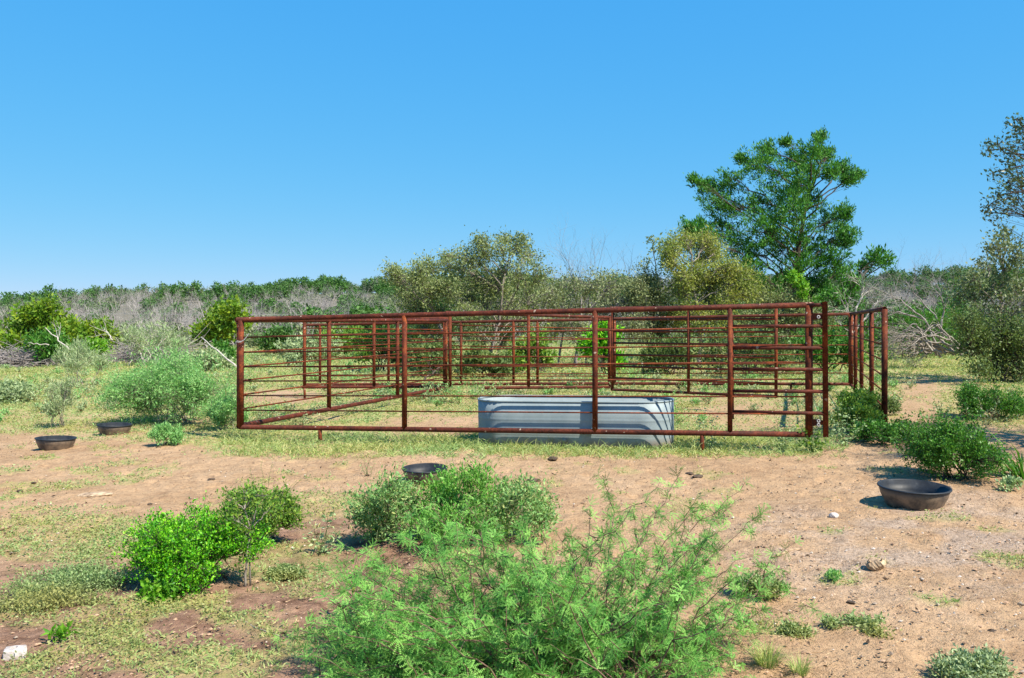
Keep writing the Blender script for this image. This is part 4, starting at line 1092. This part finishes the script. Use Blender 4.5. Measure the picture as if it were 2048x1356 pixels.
stalk_weed('silvery broad leaved weed between the yellow green bush and the mesquite', 645, 1105, [(625, 1040), (655, 1025), (672, 1015), (610, 1065), (680, 1060)], 'silver', 121, 16, 0.05, 0.028)
stalk_weed('tall thin weed with heart shaped leaves at the left side of the mesquite', 718, 1235, [(712, 1100), (755, 1060), (740, 1120), (695, 1140)], 'shrub_green', 122, 12, 0.042, 0.03)
stalk_weed('pale leafy weed growing up through the front fence right of the tank', 1412, 900, [(1385, 825), (1405, 815), (1430, 830), (1440, 850), (1375, 850), (1450, 870)], 'silver', 123, 22, 0.06, 0.034)
stalk_weed('pale leafy weed at the right end of the front fence', 1570, 898, [(1548, 825), (1570, 840), (1590, 850), (1555, 860), (1580, 835)], 'silver', 124, 20, 0.06, 0.034)
stalk_weed('green leafy weed at the foot of the narrow gate', 1630, 905, [(1600, 850), (1625, 862), (1645, 860), (1660, 875), (1610, 880), (1640, 885), (1590, 885)], 'shrub_green', 125, 26, 0.06, 0.034)
stalk_weed('slender light green seedling left of the hidden bowl', 735, 952, [(728, 915), (742, 912), (748, 925), (720, 925)], 'feather', 126, 12, 0.024, 0.01, 'weed_plant', 0.003)
stalk_weed('wispy weed spray rising behind the yellow green bush', 530, 1040, [(500, 935), (525, 920), (545, 925), (595, 960), (615, 945), (580, 975)], 'shrub_green', 127, 40, 0.014, 0.007, 'weed_plant', 0.002)

for lb, x, y, tops, sd_ in stalk_weed_later:
    stalk_weed(lb, x, y, tops, 'shrub_green', sd_, 60, 0.034, 0.009)
stalk_weed('grey green leafy weeds between the narrow gate and the right fence panel', 1690, 892, [(1668, 800), (1685, 785), (1700, 815), (1660, 835), (1715, 830), (1680, 845), (1730, 850), (1655, 865)], 'silver', 133, 26, 0.055, 0.032)
# the slim grey sapling beside the vivid bush
def slim_sapling():
    rng = np.random.default_rng(131)
    b = gnd(490, 1172); root = thing('sapling', 'slim sapling with twin grey stems right of the vivid bush', 'sapling', b)
    d = float(proj(*[np.array(c) for c in b])[2])
    tr = [b, un(493, 1110, d), un(500, 1060, d), un(488, 1010, d)]
    cl = px_clumps(rng, [(462, 1000, 22), (490, 985, 24, .8), (525, 990, 24, .8), (450, 1035, 18, .7), (512, 1030, 24, .8), (540, 1015, 20, .6), (490, 1065, 18, .6), (500, 1105, 14, .3), (478, 1045, 18, .6)], d, 0.06)
    grow(root, rng, b, cl, M['shrub_green'], M['bark_grey'], tr, tr=0.008, ntw=22, nl=12, ll=0.02, lw=0.011, spread=0.02, twr=0.0018, limb='stem', limb_r=0.5)
    mb = MB(); pts = np.array([b + np.array([.03, .01, 0]), un(499, 1120, d + .02), un(503, 1060, d + .03), un(512, 1020, d)])
    tube(mb, pts, [0.006, 0.005, 0.004, 0.002], 6); mb.build('stem', M['bark_grey'], root, True, origin=b)
slim_sapling()

# grass tussocks that stand alone
def tussock(label, bx, by, h, n, mat, seed, w=0.004, flare=0.5, name='grass_tuft'):
    rng = np.random.default_rng(seed)
    b = gnd(bx, by); mb = MB()
    a = rng.random(n) * 6.283; q = np.sqrt(rng.random(n)) * h * 0.35
    P = np.stack([np.cos(a) * q, np.sin(a) * q, np.zeros(n)], -1)
    D = nrm(np.stack([np.cos(a) * flare, np.sin(a) * flare, np.ones(n)], -1) + rng.normal(size=(n, 3)) * 0.25)
    H = (h * (0.5 + 0.6 * rng.random(n)))[:, None]
    U, V = frame(D); s = U * w
    m1 = P + D * H * .6; tip = m1 + nrm(D * np.array([1.7, 1.7, .6])) * H * .45
    v = np.stack([P - s, P + s, m1 + s * .8, m1 - s * .8, tip], 1).reshape(-1, 3)
    i = (np.arange(n) * 5)[:, None]
    mb.add(v, i + np.array([0, 1, 2, 3]), i + np.array([3, 2, 4]))
    o = mb.build(name, M[mat], None); o.location = b
    return tag(o, label, 'grass')
tussock('yellow green grass tuft at the lower right foot of the mesquite', 1535, 1335, 0.12, 220, 'grass', 141, 0.0016)
tussock('second grass tuft left of the seedling by the wall of weeds under the mesquite', 1600, 1352, 0.09, 120, 'grass', 142, 0.0016)
tussock('spiky green yucca like plant at the right edge behind the dark bush', 2055, 958, 0.5, 60, 'deep_green', 143, 0.012, 0.9, 'yucca')
tussock('tall grass clump at the right edge below the large dark bush', 1985, 745, 0.7, 260, 'grass', 144, 0.008)

# ---- the foreground mesquite with its feathery double-pinnate leaves
def pinnate_template():
    """one double-pinnate leaf: two feathers of paired leaflets joined at the stalk, so that it is one island"""
    v, q = [np.zeros(3)], []
    for ang, t0 in ((-0.95, 0.008), (0.95, 0.008), (-0.42, 0.021), (0.42, 0.021)):
        ax = np.array([math.sin(ang), math.cos(ang), 0]); sd = np.array([ax[1], -ax[0], 0]); prev = 0
        o = np.array([0, t0, 0])
        for k in range(6):
            t = 0.006 + k * 0.0078
            c = o + ax * t + np.array([0, 0, -0.3 * t * t / 0.05]); i = len(v)
            v.append(c); v.append(c + sd * 0.0007)
            if prev: q.append((prev, i, i + 1, prev + 1))
            else: v.append(o * 0.9 + sd * 0.0007); q.append((0, i, i + 1, i + 2))
            L = 0.0066 * (1 - 0.06 * abs(k - 2))
            for s_ in (-1, 1):
                dx = nrm(sd * s_ + ax * 0.6 + np.array([0, 0, 0.15])); w = np.cross([0, 0, 1.0], dx) * 0.0027; m = len(v)
                v.extend([c + dx * L * .5 + w, c + dx * L, c + dx * L * .5 - w]); q.append((i, m, m + 1, m + 2))
            prev = i
    q = [f if len(set(f)) == 4 else None for f in q]
    return np.array(v), np.array([f for f in q if f])

def foreground_mesquite():
    rng = np.random.default_rng(151)
    b = np.array([0.13, 3.62, 0.0]); b[2] = gz(b[0], b[1])
    root = thing('mesquite_bush', 'large thorny mesquite bush with feathery leaves filling the centre foreground', 'bush', b)
    W, Lf = MB(), MB()
    tips = []
    named = [(1365, 938, 4.1), (1215, 962, 4.2), (1302, 985, 4.0), (1490, 965, 4.1), (1535, 1014, 4.0), (1465, 1010, 4.2), (1590, 1085, 3.9), (1180, 1010, 4.3), (865, 1015, 4.3), (930, 1000, 4.4), (880, 1075, 4.0), (1045, 1010, 4.3),
             (640, 1135, 3.9), (600, 1260, 3.7), (690, 1090, 4.0), (560, 1275, 3.9), (1450, 1090, 3.9), (1400, 1010, 4.1), (1270, 1040, 4.1), (1110, 1060, 4.2), (980, 1060, 4.1), (780, 1080, 4.1), (1560, 1180, 3.8), (1610, 1210, 3.8), (830, 1040, 4.25), (1340, 1000, 4.0)]
    tips += [un(*t) for t in named]
    for k_ in range(285):
        x = rng.uniform(600, 1540) if k_ % 3 else rng.uniform(680, 1150)
        top = np.interp(x, [590, 640, 720, 800, 860, 1000, 1100, 1200, 1365, 1490, 1550], [1265, 1140, 1075, 1040, 1010, 1010, 1045, 1000, 980, 1010, 1150])
        y = top + (1400 - top) * rng.random() ** 0.75 + 10
        tips.append(un(x, y, rng.uniform(3.15, 4.2) if y > 1150 else rng.uniform(3.5, 4.4)))
    LP, LD, LU = [], [], []
    for e in tips:
        e = np.array(e); e[2] = max(e[2], 0.06)
        st = b + rng.normal(size=3) * np.array([0.24, 0.16, 0])
        st[:2] += (e[:2] - st[:2]) * 0.35; st[2] = gz(st[0], st[1])
        ln = np.linalg.norm(e - st); n = max(int(ln / 0.055), 5)
        mid = st * 0.6 + e * 0.4 + np.array([0, 0, 0.13 * ln]) + rng.normal(size=3) * 0.03
        pts = bez(st, mid, e, n)
        pts[1:-1] += rng.normal(size=(n - 2, 3)) * 0.011                 # zigzag at the nodes
        tube(W, pts, np.linspace(0.0044, 0.0012, n), 5)
        tb = nrm(np.gradient(pts, axis=0))
        for i in range(2, n):
            fr = i / n
            for _ in range(rng.integers(2, 4) if fr > .2 else 1):
                LP.append(pts[i]); LD.append(tb[i] * 0.3 + rng.normal(size=3)); 
            if rng.random() < (0.55 if fr < 0.85 else 0.25):              # side twig
                dd = nrm(tb[i] * 0.8 + rng.normal(size=3) * 0.75); L = rng.uniform(0.06, 0.2) * (1.15 - 0.75 * fr)
                m = max(int(L / 0.022), 3); tp = pts[i] + dd * np.linspace(0, L, m)[:, None]; tp[1:] += rng.normal(size=(m - 1, 3)) * 0.004
                tube(W, tp, np.linspace(0.0024, 0.0009, m), 4)
                for k in range(1, m):
                    for _ in range(rng.integers(2, 4)):
                        LP.append(tp[k]); LD.append(dd * 0.35 + rng.normal(size=3))
            if rng.random() < 0.35:                                         # thorns
                th = nrm(rng.normal(size=3)); segs(W, pts[i], pts[i] + th * 0.016, 0.0009, 0.0002)
    LP = np.array(LP); LD = nrm(np.array(LD) + np.array([0, 0, 0.15])); n = len(LP)
    LP = np.where(LP[:, 2:3] < 0.02, LP + np.array([0, 0, .02]), LP)
    Nn = nrm(rng.normal(size=(n, 3)) * 0.65 + np.array([0.15, -0.3, 0.9]))
    X = nrm(np.cross(LD, Nn)); Zz = np.cross(X, LD)
    print('mesquite leaves', n)
    tv, tq = pinnate_template(); sc = (0.46 + 0.44 * rng.random(n))
    v = (LP[:, None] + sc[:, None, None] * (tv[None, :, 0:1] * X[:, None] + tv[None, :, 1:2] * LD[:, None] + tv[None, :, 2:3] * Zz[:, None]))
    k = len(tv)
    Lf.add(v.reshape(-1, 3), (tq[None] + (np.arange(n) * k)[:, None, None]).reshape(-1, 4))
    W.build('stem', M['bark_red'], root, True, origin=b); Lf.build('foliage', M['mesquite'], root, origin=b)
foreground_mesquite()

# ------------------------------------------------------------------ rocks, dung and dead wood on the ground
def lump(name, label, cat, px, py, size, mat, seed, rough=0.25, sub=3, rot=0.0, sink=0.2, boxy=0.0):
    import bmesh
    rng = np.random.default_rng(seed)
    bm = bmesh.new(); bmesh.ops.create_icosphere(bm, subdivisions=sub, radius=1.0)
    off = rng.random(3) * 50
    for v in bm.verts:
        c = np.array(v.co); nz = fbm(c[0] * 1.6 + off[0] + c[2], c[1] * 1.6 + off[1] - c[2] * 0.7, seed, 4) - 0.5
        if boxy: c = c * (1 - boxy) + boxy * c / max(np.abs(c).max(), 1e-6)
        v.co = Vector(c * (1 + rough * 2 * nz)) * 1.0
        v.co.x *= size[0] / 2; v.co.y *= size[1] / 2; v.co.z *= size[2] / 2
    me = bpy.data.meshes.new(name); bm.to_mesh(me); bm.free(); me.materials.append(M[mat])
    p = gnd(px, py); o = bpy.data.objects.new(name, me); COL.objects.link(o)
    o.location = (p[0], p[1], p[2] + size[2] * (0.5 - sink)); o.rotation_euler.z = rot
    return tag(o, label, cat)

def white_block():
    p = gnd(30, 1318)
    o = lump('limestone_block', 'square white limestone block with a dark hole at lower left', 'rock', 30, 1318, (0.095, 0.075, 0.055), 'limestone', 301, 0.12, 4, 0.35, 0.15, 0.75)
    for v in o.data.vertices:
        r2 = ((v.co.x + 0.004) / 0.014) ** 2 + ((v.co.y - 0.004) / 0.013) ** 2
        if v.co.z > 0.01 and r2 < 1: v.co.z -= 0.05 * (1 - r2) ** 0.4
white_block()
lump('rock', 'small white stone on the dirt between the mesquite and the large bowl', 'rock', 1667, 1031, (0.075, 0.06, 0.05), 'limestone', 302, 0.2)
def root_chunk():
    rng = np.random.default_rng(303); p = gnd(1752, 1136)
    root = thing('root_chunk', 'gnarled dry root chunk on the bare ground at the right', 'dead wood', p)
    o = lump('core', None, None, 1752, 1136, (0.11, 0.09, 0.075), 'drywood', 303, 0.5, 4); o.parent = root; o.location = (0, 0, 0.032)
    mb = MB()
    for k in range(9):
        a = rng.random() * 6.28; e = np.array([math.cos(a) * .06, math.sin(a) * .05, 0.03 + rng.random() * 0.06])
        tube(mb, bez(np.array([0, 0, .03]), e * .6 + rng.normal(size=3) * .012, e, 5), np.linspace(0.013, 0.004, 5), 6)
    mb.build('stub', M['drywood'], root, True)
root_chunk()
def lying_stick(label, a, b, r, mat, seed, name='stick'):
    rng = np.random.default_rng(seed); A, B = gnd(*a), gnd(*b)
    pts = np.linspace(A, B, 8) + rng.normal(size=(8, 3)) * r * 0.35; pts[:, 2] = gz(pts[:, 0], pts[:, 1]) + r * 1.1
    mb = MB(); tube(mb, pts, r * (0.6 + 0.5 * rng.random(8)), 7)
    o = mb.build(name, M[mat], None, True, origin=A); o.location = A
    tag(o, label, 'stick')
lying_stick('dry tan stick lying on the dirt right of the mesquite', (1543, 1118), (1604, 1099), 0.011, 'drywood', 311)
lying_stick('thin grey twig lying across the soil at the lower left', (330, 1288), (418, 1238), 0.0025, 'drywood', 312)
lying_stick('pale splinter of wood at the left edge of the bare track', (0, 1062), (22, 1058), 0.012, 'drywood', 313)
lying_stick('curved grey twig in front of the mesquite on the left', (470, 1238), (560, 1275), 0.004, 'bark_grey', 314)
for i, (x, y, w, lb) in enumerate([(1068, 962, 0.13, 'dark dried dung pat behind the mesquite, near the tank'), (1105, 918, 0.15, 'dark dung lump at the edge of the grass below the tank'), (40, 983, 0.07, 'small dark dung lump on the dirt below the leftmost bowl'),
        (1395, 956, 0.13, 'brown dung pat on the dirt in front of the right leg of the fence'), (1380, 948, 0.09, 'flat brown dung scrap beside the brown dung pat'), (423, 958, 0.07, 'dark chip on the bare track left of centre'),
        (68, 965, 0.06, 'dark crumb of dung above the small lump at far left'), (1702, 1205, 0.05, 'black dung crumb right of the yellowish weed mat'), (1985, 1265, 0.06, 'dark dung lump near the right edge at the bottom'), (300, 1005, 0.05, 'little dark chip by the tufts on the left track'),
        (735, 950, 0.05, 'dark clod at the foot of the slender seedling'), (640, 1226, 0.045, 'small dark clod left of the mesquite')]):
    lump('dung', lb, 'dung', x, y, (w, w * 0.75, w * 0.3), 'dung', 320 + i, 0.4, 3, i * 1.3, 0.2)
lump('rock', 'flat pale slab of rock on the left part of the bare track', 'rock', 188, 990, (0.3, 0.2, 0.03), 'drywood', 341, 0.3, 4, 0.2, 0.3)
lump('stake', 'short pale stub sticking up in the weeds left of the mesquite', 'stake', 752, 1046, (0.025, 0.025, 0.1), 'limestone', 342, 0.2, 3, 0, 0.1, 0.6)

# ------------------------------------------------------------------ wooded ridge in the distance (reads as one mass)
def wood():
    rng = np.random.default_rng(401)
    G, B, Wd = MB(), MB(), MB()
    gp = []
    for k in range(4):
        mb = MB(); n = 12
        for i in range(n):
            a = rng.random() * 6.283; q = math.sqrt(rng.random()) * 1.25
            c = np.array([math.cos(a) * q, math.sin(a) * q, 1.1 + 2.1 * rng.random() * (1 - 0.35 * q)])
            r = 0.55 + 0.4 * rng.random(); m = 60
            P = c + ball(rng, m, 0.3) * np.array([r, r, r * 0.8])
            leaves(mb, P, rng.normal(size=(m, 3)) + np.array([0, 0, .5]), 0.34 * (0.6 + 0.8 * rng.random(m)), 0.2, rng)
        gp.append((np.concatenate(mb.v), np.concatenate(mb.q)))
    bp = []
    for k in range(4):
        mb = MB()
        for s in range(3):
            bare_mb(rng, mb, rng.normal(size=3) * np.array([.25, .25, 0]), np.array([rng.normal() * .35, rng.normal() * .35, 1]), 1.5, 0.04, 3, 0.6, 0.1, shrink=0.62)
        bp.append((np.concatenate(mb.v), np.concatenate(mb.q)))
    sp = []
    for k in range(3):
        mb = MB()
        for i in range(9):
            a = rng.random() * 6.283; q = math.sqrt(rng.random()) * 1.1
            c = np.array([math.cos(a) * q, math.sin(a) * q, 0.5 + 1.3 * rng.random() * (1 - 0.4 * q)])
            m = 45; P = c + ball(rng, m, 0.3) * 0.6
            leaves(mb, P, rng.normal(size=(m, 3)) + np.array([0, 0, .5]), 0.27 * (0.6 + 0.8 * rng.random(m)), 0.15, rng)
        sp.append((np.concatenate(mb.v), np.concatenate(mb.q)))
    def put(dst, proto, x, y, s):
        v, q = proto; a = rng.random() * 6.28; ca, sa = math.cos(a), math.sin(a)
        w = np.stack([v[:, 0] * ca - v[:, 1] * sa, v[:, 0] * sa + v[:, 1] * ca, v[:, 2] * (0.85 + 0.3 * rng.random())], -1) * s
        dst.add(w + np.array([x, y, gz(x, y) - 0.15]), q)
    n = 0
    ng = nb = 0
    while n < 3500:
        y = 50 + 140 * rng.random() ** 0.9; x = (rng.random() - 0.5) * y * 2.1
        f = fbm(x / 9.0, y / 16.0, 88, 3) + (rng.random() - 0.5) * 0.30
        ridge = sstep(120, 165, y)
        g = f > 0.525 - 0.14 * ridge
        # the tan-grey stand of leafless brush is thickest half way up the slope
        if g: put(G, gp[rng.integers(4)], x, y, (0.5 + 0.45 * rng.random() + 0.25 * rng.random() ** 4) * (0.85 + 0.3 * ridge)); ng += 1
        elif f > 0.42 and rng.random() < 0.4 or rng.random() < 0.12: put(Wd, sp[rng.integers(3)], x, y, 0.7 + 0.5 * rng.random())
        elif rng.random() < 0.9: put(B, bp[rng.integers(4)], x, y, 0.75 + 0.45 * rng.random()); nb += 1
        n += 1
    tag(G.build('woodland', M['wood_green']), 'dark green juniper wood covering the low ridge', 'woodland', kind='stuff')
    tag(Wd.build('scrub', M['oak_dusk']), 'dull olive scrub mixed into the grey brush on the slope', 'scrub', kind='stuff')
    tag(B.build('bare_brush', M['brush']), 'grey leafless brush covering the slope below the ridge', 'brush', kind='stuff')
wood()

# ------------------------------------------------------------------ the faint wire crossing in front of the ridge
def wire():
    mb = MB(); A, B = un(-700, 613, 60), un(1300, 624, 62)
    t = np.linspace(0, 1, 24)[:, None]; pts = A * (1 - t) + B * t; pts[:, 2] -= 0.35 * (4 * t * (1 - t))[:, 0]
    tube(mb, pts, 0.008, 5)
    o = mb.build('utility_wire', M['chain'], None, True, origin=A); o.location = A
    tag(o, 'thin pale utility wire strung in front of the grey brush on the left', 'wire')
wire()
